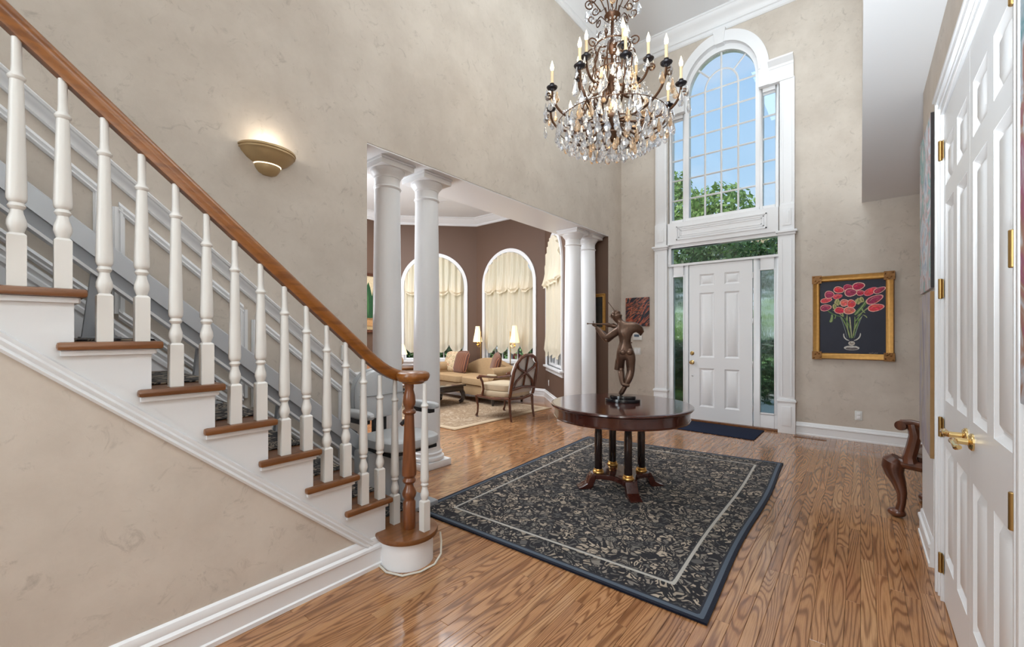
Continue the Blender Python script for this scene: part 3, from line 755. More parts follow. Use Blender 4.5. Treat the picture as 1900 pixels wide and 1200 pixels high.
def lever(root, x, z, sgn):
    MB().lathe([(0, 0), (.032, 0), (.032, .005), (.024, .012), (.012, .014), (.012, .05), (0, .05)], (x, 0, z), 20, ROT_Y).build('lever_rose', M['brass'], root)
    P = [(x, -.045, z), (x+sgn*.012, -.055, z), (x+sgn*.04, -.058, z+.006), (x+sgn*.075, -.058, z+.002), (x+sgn*.10, -.055, z-.006), (x+sgn*.115, -.05, z-.002)]
    MB().tube(P, [.011, .012, .010, .009, .011, .008], 10).build('lever_handle', M['brass'], root)
for nm, y1, sg in (('door_2', CY1-.003, 0), ('door_3', CY1-.003-LWID-.002, 1)):
    d = sgroup(nm, (RX-.004, y1, .012), -PI/2)
    if sg == 0: cols = [(.055, .285), (.375, .595)]
    else: cols = [(.06, .285), (.375, .595)]
    panel_door(d, LWID, CH-.018, cols, rowsC, M['white'])
    lx = LWID-.06 if sg == 0 else .06
    lever(d, lx, .925, -1 if sg == 0 else 1)
    hx = -.004 if sg == 0 else LWID+.004
    for z in (.18, .86, 1.55, 2.24):
        h_ = MB().lathe([(.007, -.05), (.0085, -.048), (.0085, .048), (.007, .05)], (hx, -.012, z), 12)
        h_.box(min(hx, hx+(.03 if sg == 0 else -.03)), -.006, z-.045, max(hx, hx+(.03 if sg == 0 else -.03)), -.003, z+.045)
        h_.build('hinge', M['brassdull'], d)

# ---- living room: octagonal end
S2 = 2**-.5
PA = (-8.563, 5.966); PB1 = (-7.149, 7.38); PB2 = (-5.148, 7.38); PC = (-3.734, 5.966)
AW = 1.56; AZS = 2.46; AZB = .70      # arched windows: width, springing height, sill height
def arch_wall(name, p, q, window=True):
    L_ = math.hypot(q[0]-p[0], q[1]-p[1]); ang = math.atan2(q[1]-p[1], q[0]-p[0])
    mb = MB(); t = .14
    if window:
        c = L_/2; h = AW/2
        mb.prism([(0, 0), (c-h, 0), (c-h, LZ), (0, LZ)], 0, t, 'y'); mb.prism([(c+h, 0), (L_, 0), (L_, LZ), (c+h, LZ)], 0, t, 'y')
        mb.prism([(c-h, 0), (c+h, 0), (c+h, AZB), (c-h, AZB)], 0, t, 'y')
        mb.prism([(c-h, LZ)]+arc(c, AZS, h, h, PI, 0, 28)+[(c+h, LZ)], 0, t, 'y')
    else: mb.box(0, 0, 0, L_, t, LZ)
    o = mb.build(name, M['brown']); o['kind'] = 'structure'; o.location = (p[0], p[1], 0); o.rotation_euler = (0, 0, ang)
    return L_, ang
# walls run so that local -y faces the room
LA, aA = arch_wall('wall_living_left', PA, PB1)
LB, aB = arch_wall('wall_living_front', PB1, PB2)
LC, aC = arch_wall('wall_living_right', PB2, PC)
wd = MB().box(PA[0]-.14, -.5, 0, PA[0], PA[1], LZ); struct('wall_living_far', wd, M['brown'])
struct('wall_living_rear', MB().box(PA[0], -.62, 0, -3.36, -.5, LZ), M['brown'])
struct('wall_living_side', MB().box(LXB-.004, PC[1]-.03, 0, LXB, OY1+.1, LZ).box(LXB-.02, OY0-.2, OZ, LXB-.001, PC[1], LZ), M['brown'])
struct('ceiling_living', MB().prism([(PA[0]-.1, -.6), (LXB, -.6), (LXB, PC[1]+.02), (PC[0], PC[1]+.02), (PB2[0]+.02, PB2[1]+.1), (PB1[0]-.02, PB1[1]+.1), (PA[0]-.1, PA[1]+.05)], LZ, LZ+.1), M['ceil'])
CR2 = [(0, 0), (.15, 0), (.15, -.02), (.13, -.03), (.115, -.06), (.07, -.10), (.05, -.125), (.03, -.13), (.03, -.165), (.012, -.18), (0, -.18)]
struct('trim_10', MB().sweep([(PA[0], -.5, LZ), (*PA, LZ), (*PB1, LZ), (*PB2, LZ), (*PC, LZ)], CR2), M['white'])
struct('baseboard_living', MB().sweep([(PA[0], -.5, 0), (*PA, 0), (*PB1, 0), (*PB2, 0), (*PC, 0)], BASE), M['white'])
def arch_window(n, p, L_, ang):
    g = sgroup('window_%d' % n, (p[0], p[1], 0), ang); c = L_/2; h = AW/2
    def rg(i, o, y0, y1, zlo):
        mb = MB(); k = 32; I = [(c-i, zlo)]+arc(c, AZS, i, i, PI, 0, k)+[(c+i, zlo)]; O = [(c-o, zlo)]+arc(c, AZS, o, o, PI, 0, k)+[(c+o, zlo)]
        m = len(I); v = [(q[0], y0, q[1]) for q in I]+[(q[0], y0, q[1]) for q in O]+[(q[0], y1, q[1]) for q in I]+[(q[0], y1, q[1]) for q in O]; f = []
        for a in range(m-1): f += [(a, a+1, m+a+1, m+a), (2*m+a, 3*m+a, 3*m+a+1, 2*m+a+1), (a, 2*m+a, 2*m+a+1, a+1), (m+a, m+a+1, 3*m+a+1, 3*m+a)]
        f += [(0, m, 3*m, 2*m), (m-1, 3*m-1, 4*m-1, 2*m-1)]
        return mb.add(v, f)
    part(rg(h-.075, h+.004, -.03, .0, AZB), 'casing', M['white'], g, ang=50)
    part(rg(h-.12, h-.004, .03, .11, AZB), 'sash_frame', M['white'], g, ang=50)
    part(MB().box(c-h-.03, -.075, AZB-.035, c+h+.03, .1, AZB), 'window_sill', M['white'], g, .004)
    part(MB().box(c-h, -.025, AZB-.12, c+h, 0, AZB-.035), 'apron', M['white'], g, .003)
    part(MB().box(c-.045, .025, AZB, c+.045, .10, AZS+h-.12), 'mullion', M['white'], g, .003)
    part(MB().box(c-h+.12, .03, AZB, c+h-.12, .10, AZB+.055), 'bottom_rail', M['white'], g, .003)
    for i in (-2, -1, 1, 2):
        x = c+i*(h-.12)/3 if abs(i) > 0 else c
        part(MB().box(x-.011, .05, AZB+.055, x+.011, .075, AZS+.2), 'muntin', M['white'], g)
    for z in (1.15, 1.60, 2.05, AZS):
        part(MB().box(c-h+.12, .05, z-.011, c+h-.12, .075, z+.011), 'muntin', M['white'], g)
    for i in (0, 1):
        x0, x1 = (c-h+.12, c-.045) if i == 0 else (c+.045, c+h-.12)
        part(MB().box(x0, .06, AZB+.055, x1, .066, AZS), 'pane', M['glass'], g)
    part(MB().prism(arc(c, AZS, h-.12, h-.12, PI, 0, 24), .06, .066, 'y'), 'pane', M['glass'], g)
arch_window(5, PA, LA, aA); arch_window(6, PB1, LB, aB); arch_window(7, PB2, LC, aC)
# ================================================================== STAIRCASE
RISE, GO = .187, .2137
SXF = -2.165                    # outer face of the stringer
def nose(k): return 1.50-GO*(k-2)
NST = 15
st = thing('staircase', 'straight oak and white staircase with turned balusters climbing along the left wall', 'staircase', (-2.66, 1.4, 0))
# stringer board with saw-tooth top
def low(y): return .164+.876*(1.29-y)
pts = []
ye = nose(NST)-.033
top = []
y = nose(1)-.033
poly = [(1.475, 0.0), (1.475, RISE-.03)]
for k in range(2, NST+1):
    r = nose(k)-.033
    poly += [(r, RISE*(k-1)-.03), (r, RISE*k-.03)]
poly += [(nose(NST)-.3, RISE*NST-.03), (nose(NST)-.3, low(nose(NST)-.3)-.0), (1.29+.164/.876, 0.0)]
poly2 = [(a, b) for a, b in poly]
W(MB().prism(poly2, SXF-.03, SXF, 'x'), 'stringer', M['stringer'], st)
# sloping band under the stringer
def slope_mould(x, y0, y1, zf, prof, sx=1):
    # prof: (out, up) ; extruded along the slope
    v = []
    for yy in (y0, y1):
        for a, b in prof: v.append((x+sx*a, yy, zf(yy)+b))
    n = len(prof)
    f = [(i, (i+1) % n, n+(i+1) % n, n+i) for i in range(n)]+[tuple(range(n)), tuple(range(n, 2*n))]
    return MB().add(v, f)
W(slope_mould(SXF, 1.40, nose(NST)-.3, low, [(0, 0), (.012, 0), (.02, .012), (.012, .024), (.018, .040), (.012, .05), (.014, .066), (0, .072)]), 'stringer_moulding', M['stringer'], st)
# tan wall under the stringer and its baseboard
kw = MB().prism([(1.29+.11, .04), (1.29, low(1.29)+.02), (-3.6, low(-3.6)+.02), (-3.6, 0), (1.44, 0)], SXF-.03, SXF-.004, 'x')
struct('wall_understair', kw, M['wall'])
struct('baseboard_understair', MB().sweep([(SXF-.004, -3.6, 0), (SXF-.004, 1.45, 0)], [(0, 0), (.032, 0), (.032, .02), (.024, .026), (.024, .10), (.032, .108), (.030, .122), (.018, .132), (.02, .142), (.012, .165), (0, .172)]), M['white'])
XT0, XT1 = LX+.004, -2.13
for k in range(2, NST+1):
    b = MB(); n = nose(k); z = RISE*k; bk = n-GO-.06
    # main board + returned nosing on the open side
    b.box(XT0, n-GO-.034, z-.03, SXF-.001, n, z)
    b.box(SXF-.001, n-GO-.078, z-.03, XT1, n, z)
    W(b, 'tread', M['tread_oak'], st, .011)
    W(MB().box(SXF-.001, n-GO-.068, z-.05, SXF+.016, n-.022, z-.03).box(XT0, n-.033, z-.05, SXF, n-.016, z-.03), 'cove_moulding', M['stringer'], st, .004)
for k in range(1, NST+1):
    r = nose(k)-.033
    if k > 1: W(MB().box(XT0, r-.018, RISE*(k-1), SXF-.03, r, RISE*k-.03), 'riser', M['stringer'], st)
# first step with rounded end
CXB, CYB = -2.085, 1.565
def curtail(R, z0, z1):
    a = [(CXB+R*math.cos(t), CYB+R*math.sin(t)) for t in [(-PI*.62)+i*(PI*1.12)/28 for i in range(29)]]
    a = a+[(XT0, CYB+R*.999), (XT0, 1.40), (SXF-.01, 1.40)]
    return MB().prism(a, z0, z1, 'z', True)
W(curtail(.150, 0, RISE-.03), 'bullnose_riser', M['white'], st)
W(curtail(.178, RISE-.031, RISE), 'bullnose_tread', M['tread_oak'], st, .009)
# carpet runner
RX0, RX1 = -3.0, -2.30
path = [(1.755, .187-.02), (1.755, .195)]
for k in range(1, NST):
    z = RISE*k; 
    n = nose(k) if k > 1 else 1.745
    r = nose(k+1)-.033
    path += [(n+.008, z-.022), (n+.010, z-.004), (n, z+.007), (r+.006, z+.007), (r+.006, z+RISE-.034)]
v = []; uvs = []; d = 0; f = []
for i, (y_, z_) in enumerate(path):
    if i: d += math.hypot(y_-path[i-1][0], z_-path[i-1][1])
    for x_ in (RX0, RX1): v.append((x_, y_, z_)); uvs.append((x_, d))
for i in range(len(path)-1): f.append((2*i, 2*i+1, 2*i+3, 2*i+2))
def uv_mesh(name, v, f, uvs, m, off=(0, 0, 0), edge=None, thick=0):
    me = bpy.data.meshes.new(name); me.from_pydata([(p[0]-off[0], p[1]-off[1], p[2]-off[2]) for p in v], [], f)
    ul = me.uv_layers.new(name='uv')
    for lp in me.loops: ul.data[lp.index].uv = uvs[lp.vertex_index]
    if edge: a = me.attributes.new('edge', 'FLOAT', 'POINT'); a.data.foreach_set('value', edge)
    me.materials.append(m); return me
ro = link('carpet_runner', uv_mesh('carpet_runner', v, f, uvs, M['runner'], ORIG[st.name]), st)
so = ro.modifiers.new('thickness', 'SOLIDIFY'); so.thickness = .006; so.offset = 1

# ---- balusters
def bal_mb(L):
    mb = MB(); h = .0225; bt = .178
    mb.box(-h, -h, 0, h, h, bt-.008)
    mb.add([(-h, -h, bt-.008), (h, -h, bt-.008), (h, h, bt-.008), (-h, h, bt-.008), (-h*.72, -h*.72, bt), (h*.72, -h*.72, bt), (h*.72, h*.72, bt), (-h*.72, h*.72, bt)], [(0, 1, 5, 4), (1, 2, 6, 5), (2, 3, 7, 6), (3, 0, 4, 7), (4, 5, 6, 7)])
    rt = L-.142
    pr = [(.016, bt-.002), (.0195, bt+.010), (.0245, bt+.026), (.0235, bt+.042), (.0165, bt+.066), (.0150, bt+.078), (.0190, bt+.083), (.0225, bt+.090), (.0190, bt+.097), (.0175, bt+.101),
          (.0220, bt+.106), (.0245, bt+.114), (.0250, bt+.128), (.0170, rt-.006), (.0165, rt), (.0215, rt+.005), (.0230, rt+.011), (.0190, rt+.018), (.0140, rt+.026), (.0130, rt+.05), (.0125, L)]
    return mb.lathe(pr, (0, 0, 0), 16)
def rail_low(y): return 1.181+.884*(1.342-y)
BX = -2.182
cache = {}
def baluster(x, y, z0, z1):
    L = round(z1-z0, 2)
    if L not in cache: cache[L] = bal_mb(L).mesh('baluster', M['cream'])
    o = ORIG[st.name]
    return link('baluster', cache[L], st, (x-o[0], y-o[1], z0-o[2]))
for k in range(2, NST):
    for i in (0, 1):
        y_ = .372+GO*(7-k)-.1068*i
        baluster(BX, y_, RISE*k, rail_low(y_)+.004)
baluster(-2.192, 1.552, RISE, 1.062); baluster(-1.977, 1.606, RISE, 1.052)
# ---- newel
NX, NY = -2.072, 1.568
nz = RISE
npf = [(.034, nz), (.037, nz+.012), (.037, nz+.155), (.030, nz+.165), (.030, nz+.175), (.037, nz+.187), (.042, nz+.205), (.036, nz+.225), (.024, nz+.25), (.022, nz+.262), (.034, nz+.27), (.040, nz+.282), (.034, nz+.294), (.030, nz+.30), (.042, nz+.315), (.043, nz+.34), (.038, nz+.42), (.028, nz+.66), (.0275, nz+.672), (.036, nz+.678), (.040, nz+.688), (.036, nz+.698), (.026, nz+.706), (.026, nz+.715), (.034, nz+.727), (.038, nz+.745), (.034, nz+.785), (.025, nz+.82), (.027, nz+.835), (.027, 1.05)]
W(MB().lathe(npf, (NX, NY, 0), 24), 'newel_post', M['newel_oak'], st)
# ---- handrail: sloped part, easing, level part to the volute cap
RP = [(-.030, .0), (-.022, -.001), (-.022, .012), (-.031, .022), (-.033, .036), (-.029, .052), (-.018, .064), (0, .068), (.018, .064), (.029, .052), (.033, .036), (.031, .022), (.022, .012), (.022, -.001), (.030, 0)]
RP = [(-.021, 0), (-.023, .012), (-.031, .022), (-.034, .034), (-.031, .05), (-.020, .062), (0, .067), (.020, .062), (.031, .05), (.034, .034), (.031, .022), (.023, .012), (.021, 0)]
rp = []
yy = nose(NST)-.2
while yy < 1.33: rp.append((BX, yy, rail_low(yy)+.003)); yy += .12
ZL = 1.045
for t in (0, .14, .28, .42, .56, .70, .85, 1):
    # quadratic easing from slope to level
    p0 = Vector((BX, 1.33, rail_low(1.33))); p1 = Vector((BX, 1.33+(rail_low(1.33)-ZL)/.884, ZL)); p2 = Vector((BX+.02, 1.60, ZL))
    q = p0*(1-t)**2+p1*2*t*(1-t)+p2*t*t; rp.append(tuple(q))
W(MB().sweep(rp, RP, smooth=True), 'handrail', M['rail_oak'], st)
W(MB().lathe([(.0, ZL-.004), (.062, ZL-.004), (.066, ZL+.004), (.086, ZL+.012), (.092, ZL+.022), (.097, ZL+.030), (.099, ZL+.045), (.093, ZL+.058), (.075, ZL+.066), (.0, ZL+.070)], (NX, NY+.028, 0), 36, caps=False), 'volute_cap', M['rail_oak'], st)

# ---- wainscot of the stair wall
def chair(y): return 1.765-.876*(y-.989)
wn = sgroup('trim_11')
XW = LX
MR = [(0, -.105), (.012, -.105), (.018, -.094), (.012, -.084), (.014, -.074), (.018, -.060), (.030, -.046), (.034, -.030), (.044, -.024), (.048, -.010), (.040, 0), (0, .004)]
y1c = 1.765-0
part(slope_mould(XW, -1.9, 1.838, chair, MR), 'chair_rail', M['white'], wn)
part(MB().sweep([(XW, 1.838, 1.021), (XW, OY0, 1.021)], MR), 'chair_rail', M['white'], wn)
PMR = [(0, -.030), (.010, -.030), (.020, -.016), (.012, -.004), (.020, .012), (.012, .030), (0, .032)]
def frame(ya, yb):
    top = lambda y: chair(y)-.215
    bot = lambda y: chair(y)-.80
    part(slope_mould(XW, ya, yb, top, PMR), 'panel_moulding', M['white'], wn)
    part(slope_mould(XW, ya, yb, bot, PMR), 'panel_moulding', M['white'], wn)
    for y_ in (ya, yb):
        part(MB().box(XW, y_-.026, bot(y_), XW+.010, y_+.026, top(y_)).box(XW, y_-.018, bot(y_), XW+.018, y_-.006, top(y_)).box(XW, y_+.006, bot(y_), XW+.018, y_+.018, top(y_)), 'panel_moulding', M['white'], wn)
for ya, yb in ((.44, 1.05), (-.27, .365), (-.98, -.345), (1.125, 1.74)): frame(ya, yb)
def skirt(y): return .374+.876*(1.5-y)
part(slope_mould(XW, -1.9, 1.80, skirt, [(0, -.30), (.018, -.30), (.018, -.01), (.012, .005), (.024, .015), (.024, .04), (.012, .05), (.020, .075), (.016, .092), (0, .10)]), 'skirt_board', M['white'], wn)

# ================================================================== STAIR LIFT
sl = thing('stair_lift', 'pale grey stair lift with padded seat parked at the foot of the stairs', 'stair lift', (-2.75, 1.9, 0))
def lr(y): return 1.632-.882*(y-.534)
XR = -2.93
v = []
rprof = [(0, 0), (.075, 0), (.078, -.012), (.078, -.125), (.085, -.13)]
def srail(poly, y0, y1):
    v = []
    for yy in (y0, y1):
        for a, b in poly: v.append((XR+a, yy, lr(yy)+b))
    n = len(poly); return MB().add(v, [(i, (i+1) % n, n+(i+1) % n, n+i) for i in range(n)]+[tuple(range(n)), tuple(range(n, 2*n))])
W(srail([(0, 0), (.07, 0), (.078, -.008), (.078, -.118), (0, -.118)], -1.7, 1.86), 'lift_rail', M['aluminium'], sl)
W(srail([(0, -.118), (.062, -.118), (.062, -.188), (0, -.188)], -1.7, 1.86), 'rail_channel', M['alushade'], sl)
W(srail([(0, -.188), (.082, -.188), (.082, -.205), (0, -.205)], -1.7, 1.86), 'rail_lip', M['white'], sl)
for k in (3, 5, 7, 9):
    yk = nose(k)-.10; z = RISE*k+.008
    b = MB().prism([(yk-.06, z), (yk+.06, z), (yk+.028, lr(yk+.028)-.205), (yk-.028, lr(yk-.028)-.205)], XR+.01, XR+.05, 'x').box(XR+.01, yk-.07, z, XR+.13, yk+.07, z+.006)
    W(b, 'rail_foot', M['alushade'], sl)
    W(MB().lathe([(0, 0), (.014, 0), (.014, .012), (.008, .018), (0, .018)], (XR+.05, yk, z+.05), 12, Matrix.Rotation(PI/2, 4, 'Y')), 'foot_knob', M['whiteplastic'], sl)
# carriage, seat, back, arms
W(MB().prism([(1.66, .16), (1.98, .02), (2.06, .02), (2.06, .40), (1.94, .50), (1.66, .50)], XR+.08, XR+.28, 'x'), 'carriage', M['vinyl'], sl, .025)
W(MB().lathe([(.055, .40), (.055, .50)], (-2.72, 1.90, 0), 20), 'seat_pedestal', M['blackplastic'], sl)
def cushion(mb, c, d, p=4, n=16, m=10, top=0):
    # rounded pad (superellipsoid)
    def fn(u, v_):
        a = 2*PI*u; b = PI*(v_-.5)
        sg = lambda x, e: math.copysign(abs(x)**e, x)
        return (c[0]+d[0]/2*sg(math.cos(b), 2/p)*sg(math.cos(a), 2/p), c[1]+d[1]/2*sg(math.cos(b), 2/p)*sg(math.sin(a), 2/p), c[2]+d[2]/2*sg(math.sin(b), 2/p))
    return mb.grid(n, m, fn)
W(cushion(MB(), (-2.62, 1.90, .565), (.46, .46, .095), 4.5, 32, 12), 'seat_cushion', M['vinyl'], sl)
W(MB().box(-2.82, 1.70, .495, -2.44, 2.10, .525), 'seat_base', M['blackplastic'], sl, .01)
def backpad(t, grow=0):
    n = 24; pts_ = []
    w, zb, zt = .205+grow, .69-grow, 1.06+grow
    for i in range(40):
        a = 2*PI*i/40; c_, s_ = math.cos(a), math.sin(a)
        e = .55 if s_ < 0 else .80
        pts_.append((1.90+w*math.copysign(abs(c_)**e, c_), (zb+zt)/2+(zt-zb)/2*math.copysign(abs(s_)**e, s_)))
    return pts_
def pad(x0, x1, grow=0):
    P = backpad(0, grow); n = len(P); cy, cz = 1.90, .875
    rings_ = [(x0, .90), (x0+.008, 1.0), (x1-.03, 1.0), (x1-.010, .95), (x1, .82), (x1+.004, .4)]
    v = []
    for x_, s_ in rings_: v += [(x_, cy+(y_-cy)*s_, cz+(z_-cz)*s_) for y_, z_ in P]
    m = len(rings_); f = [(i*n+k, i*n+(k+1) % n, (i+1)*n+(k+1) % n, (i+1)*n+k) for i in range(m-1) for k in range(n)]
    f += [tuple(range(n)), tuple((m-1)*n+k for k in range(n))]
    return MB().add(v, f, True)
W(pad(-2.90, -2.84), 'backrest', M['vinyl'], sl)
W(pad(-2.935, -2.895, .012), 'backrest_shell', M['vinylside'], sl)
W(MB().tube([(-2.843+.006, 1.70, .875), (-2.832, 1.8, .872), (-2.831, 1.9, .87), (-2.832, 2.0, .872), (-2.837, 2.10, .875)], .004, 6), 'back_seam', M['vinylside'], sl)
W(MB().box(-2.90, 1.84, .50, -2.875, 1.96, .75), 'back_post', M['blackplastic'], sl, .006)
for s in (-1, 1):
    y_ = 1.90+s*.285
    W(cushion(MB(), (-2.70, y_, .775), (.34, .075, .06), 3.2, 24, 10), 'armrest', M['vinyl'], sl)
    W(MB().tube([(-2.88, 1.9+s*.2, .60), (-2.88, y_, .66), (-2.86, y_, .74), (-2.78, y_, .75)], .017, 8), 'arm_bracket', M['blackplastic'], sl)
    W(MB().box(-2.84, y_-.028, .715, -2.6, y_+.028, .748), 'arm_control', M['blackplastic'], sl, .006)
W(MB().box(-2.64, 1.72, .10, -2.38, 2.06, .13), 'footrest', M['alushade'], sl, .008)
W(MB().tube([(-2.66, 1.9, .40), (-2.62, 1.9, .2), (-2.58, 1.9, .125)], .03, 8), 'footrest_arm', M['vinylside'], sl)

# ================================================================== WALL SCONCE
sc_ = thing('wall_sconce', 'antique gold half-bowl wall light shining up the stair wall', 'wall light', (LX, 1.20, 2.60))
def halfbowl(prof, n=28):
    v = []
    for r, z in prof:
        for k in range(n+1):
            a = -PI/2+PI*k/n; v.append((r*.92*math.cos(a), r*1.12*math.sin(a), z))
    m = len(prof); return MB().add(v, [(i*(n+1)+k, i*(n+1)+k+1, (i+1)*(n+1)+k+1, (i+1)*(n+1)+k) for i in range(m-1) for k in range(n)], True)
halfbowl([(.155, .0), (.160, -.004), (.162, -.016), (.156, -.020), (.158, -.032), (.150, -.036), (.145, -.05), (.115, -.085), (.085, -.105), (.07, -.112), (.06, -.10), (.10, -.07), (.135, -.03), (.148, 0), (.155, 0)]).build('bowl', M['sconce'], sc_, ang=45)
halfbowl([(.072, -.104), (.074, -.118), (.068, -.14), (.05, -.165), (.025, -.178), (.004, -.18)]).build('lower_bowl', M['sconce'], sc_)
halfbowl([(.066, -.098), (.076, -.102), (.078, -.112), (.070, -.117)]).build('light_slot', M['litglass'], sc_)
MB().sphere((.07, 0, -.02), .03, 12, 8, (1, 2.2, .7)).build('bulb', M['litglass'], sc_)
lamp('POINT', 'sconce_light', (LX+.075, 1.2, 2.625), (0, 0, 0), 1.2, (1, .90, .76), radius=.04)

# power cord at the foot of the newel
cpts = [(-2.25, 1.43, .006), (-2.17, 1.415, .006), (-2.05, 1.395, .006), (-1.95, 1.43, .006), (-1.905, 1.52, .006), (-1.905, 1.62, .006), (-1.93, 1.69, .03), (-1.95, 1.71, .09), (-1.965, 1.715, .14)]
tag(MB().tube(cpts, .006, 8).build('power_cord', M['tan'], loc=(-2.05, 1.5, 0)), 'thin beige power cord curled on the floor round the bottom stair', 'cord')
# ================================================================== COLUMNS
def make_column(first, label):
    c = thing('column', label, 'column', (0, 0, 0), 0, 'white columns in the wide opening')
    if first is None:
        q = .175
        MB().box(-q, -q, 0, q, q, .065).build('plinth', M['white'], c, .005)
        MB().lathe([(.160, .065), (.172, .075), (.176, .09), (.172, .105), (.158, .113), (.150, .116), (.148, .128), (.150, .135), (.157, .143), (.150, .152), (.142, .156), (.138, .175)], (0, 0, 0), 40).build('base', M['white'], c)
        pr = [(.138, .17), (.135, .25)]+[(.135-.020*t-.004*math.sin(PI*t)*-1, .25+2.42*t) for t in [i/10 for i in range(1, 11)]]
        MB().lathe(pr, (0, 0, 0), 40).build('shaft', M['white'], c)
        MB().lathe([(.115, 2.665), (.122, 2.67), (.128, 2.68), (.122, 2.69), (.115, 2.695), (.115, 2.765), (.120, 2.768), (.122, 2.778), (.126, 2.786), (.150, 2.815), (.160, 2.835), (.160, 2.845)], (0, 0, 0), 40).build('necking', M['white'], c)
        MB().box(-.175, -.175, 2.843, .175, .175, 2.888).box(-.185, -.185, 2.888, .185, .185, OZ-.013).build('abacus', M['white'], c, .004)
    else:
        for ch in first.children:
            k = ch.copy(); COL.objects.link(k); k.parent = c
    return c
c0 = None
for y_, lb in ((2.338, 'white round column standing next to the edge of the stair wall'), (2.805, 'white round column between the stair-side column and the living room sofa'),
               (5.651, 'white round column beside the arched side window of the living room'), (6.115, 'white round column nearest the entrance wall, beside the gold-framed picture')):
    c = make_column(c0, lb); c0 = c0 or c; c.location = (-3.42, y_, 0)

# ================================================================== RUG, MAT, TABLE, STATUE
def quad_rug(name, corners, z, th, m, nu, nv, label, cat, wav=0, inset=0):
    # corners: near-left, near-right, far-right, far-left
    A, B, C_, D = [Vector((p[0], p[1], 0)) for p in corners]
    cen = (A+B+C_+D)/4
    W_ = ((B-A).length+(C_-D).length)/2; H_ = ((D-A).length+(C_-B).length)/2
    v = []; uv = []; ed = []
    us = sorted(set([i/nu for i in range(nu+1)])); vs2 = [j/nv for j in range(nv+1)]
    for t in vs2:
        for s in us:
            p = A*(1-s)*(1-t)+B*s*(1-t)+C_*s*t+D*(1-s)*t
            e = min(s*W_, (1-s)*W_, t*H_, (1-t)*H_)
            zz = z+th
            if wav: p = p+Vector((wav*math.sin(9*t+2)*s**3, 0, 0))
            v.append((p.x, p.y, zz)); uv.append((s*W_, t*H_)); ed.append(e)
    n = len(us); f = [(j*n+i, j*n+i+1, (j+1)*n+i+1, (j+1)*n+i) for j in range(len(vs2)-1) for i in range(n-1)]
    # skirt down to the floor
    o = uv_mesh(name, v, f, uv, m, (cen.x, cen.y, 0), ed)
    ob = link(name, o, None, (cen.x, cen.y, 0)); tag(ob, label, cat)
    md = ob.modifiers.new('thickness', 'SOLIDIFY'); md.thickness = th*.9; md.offset = -1
    return ob
quad_rug('area_rug', ((-2.60, 2.02), (-.555, 2.07), (-.60, 5.13), (-2.72, 4.86)), .0015, .011, M['rug'], 78, 112, 'dark wool rug with grey and beige leaf pattern under the round table', 'rug', .012)
dm = MB()
dm.prism([(-2.19, 6.08), (-1.03, 6.02), (-1.02, 6.69), (-1.98, 6.735)], .001, .012, 'z')
tag(dm.build('doormat', M['mat'], bevel=.004, loc=(-1.55, 6.4, 0)), 'plain navy doormat lying in front of the white entrance door', 'doormat')

TX, TY = -1.62, 3.46; RZ = .013
tb = thing('pedestal_table', 'round glossy mahogany table on four dark columns in the middle of the rug', 'table', (TX, TY, RZ))
tz = .735-RZ
MB().lathe([(0, tz-.03), (.575, tz-.03), (.588, tz-.026), (.597, tz-.016), (.595, tz-.005), (.586, tz), (.578, tz), (.3, tz), (0, tz)], (0, 0, 0), 72, caps=False).build('tabletop', M['mahogany'], tb)
MB().lathe([(.50, tz-.03), (.572, tz-.03), (.572, tz-.045), (.566, tz-.047), (.566, tz-.105), (.572, tz-.107), (.570, tz-.118), (.50, tz-.118)], (0, 0, 0), 72, caps=False).build('apron', M['mahogany'], tb, ang=40)
# concave-sided platform and splayed feet
pl = []
for k in range(4):
    a0 = PI/4+k*PI/2; a1 = a0+PI/2; R = .245; h = .26
    p0 = Vector((R*math.cos(a0-h), R*math.sin(a0-h))); p0b = Vector((R*math.cos(a0+h), R*math.sin(a0+h))); p1 = Vector((R*math.cos(a1-h), R*math.sin(a1-h)))
    pl.append(tuple(p0*1.0)); 
    for t in [i/10 for i in range(11)]:
        m_ = (p0b+p1)/2*.50; q = p0b*(1-t)**2+m_*2*t*(1-t)+p1*t*t; pl.append(tuple(q))
cl = []
for p in pl:
    if not cl or (Vector(p)-Vector(cl[-1])).length > 1e-4: cl.append(p)
MB().prism(cl[:-1] if (Vector(cl[0])-Vector(cl[-1])).length < 1e-4 else cl, .085, .125, 'z').build('platform', M['mahogany'], tb, .004)
ft = [(.17, .085), (.17, .125), (.255, .125), (.275, .098), (.30, .045), (.345, .02), (.375, .012), (.375, 0), (.27, 0), (.255, .012), (.245, .045), (.225, .085)]
fme = None
for k in range(4):
    mb = MB(); n = len(ft); hw = .048
    mb.add([(x, -hw, z) for x, z in ft]+[(x, hw, z) for x, z in ft], [tuple(range(n))[::-1], tuple(range(n, 2*n))]+[(i, (i+1) % n, n+(i+1) % n, n+i) for i in range(n)])
    fme = fme or mb.mesh('foot', M['mahogany'], .004)
    link('foot', fme, tb, (0, 0, 0), (0, 0, PI/4+k*PI/2))
col_me = MB().lathe([(.031, .15), (.033, .16), (.033, .45), (.029, .535), (.032, .54), (.032, .553), (.029, .556), (.029, tz-.03)], (0, 0, 0), 24).mesh('column_leg', M['ebony'])
ring_me = MB().lathe([(.030, .125), (.046, .125), (.048, .132), (.044, .142), (.036, .148), (.040, .153), (.036, .160), (.030, .162)], (0, 0, 0), 24).mesh('gilt_ring', M['giltring'])
for sx in (-1, 1):
    for sy in (-1, 1):
        l_ = link('leg', col_me, tb, (sx*.136, sy*.136, 0)); link('gilt_ring', ring_me, l_)

# ---- bronze violinist
stt = thing('statue', 'bronze figurine of a violinist seen from behind on the round table', 'statue', (-1.625, 3.525, .7355))
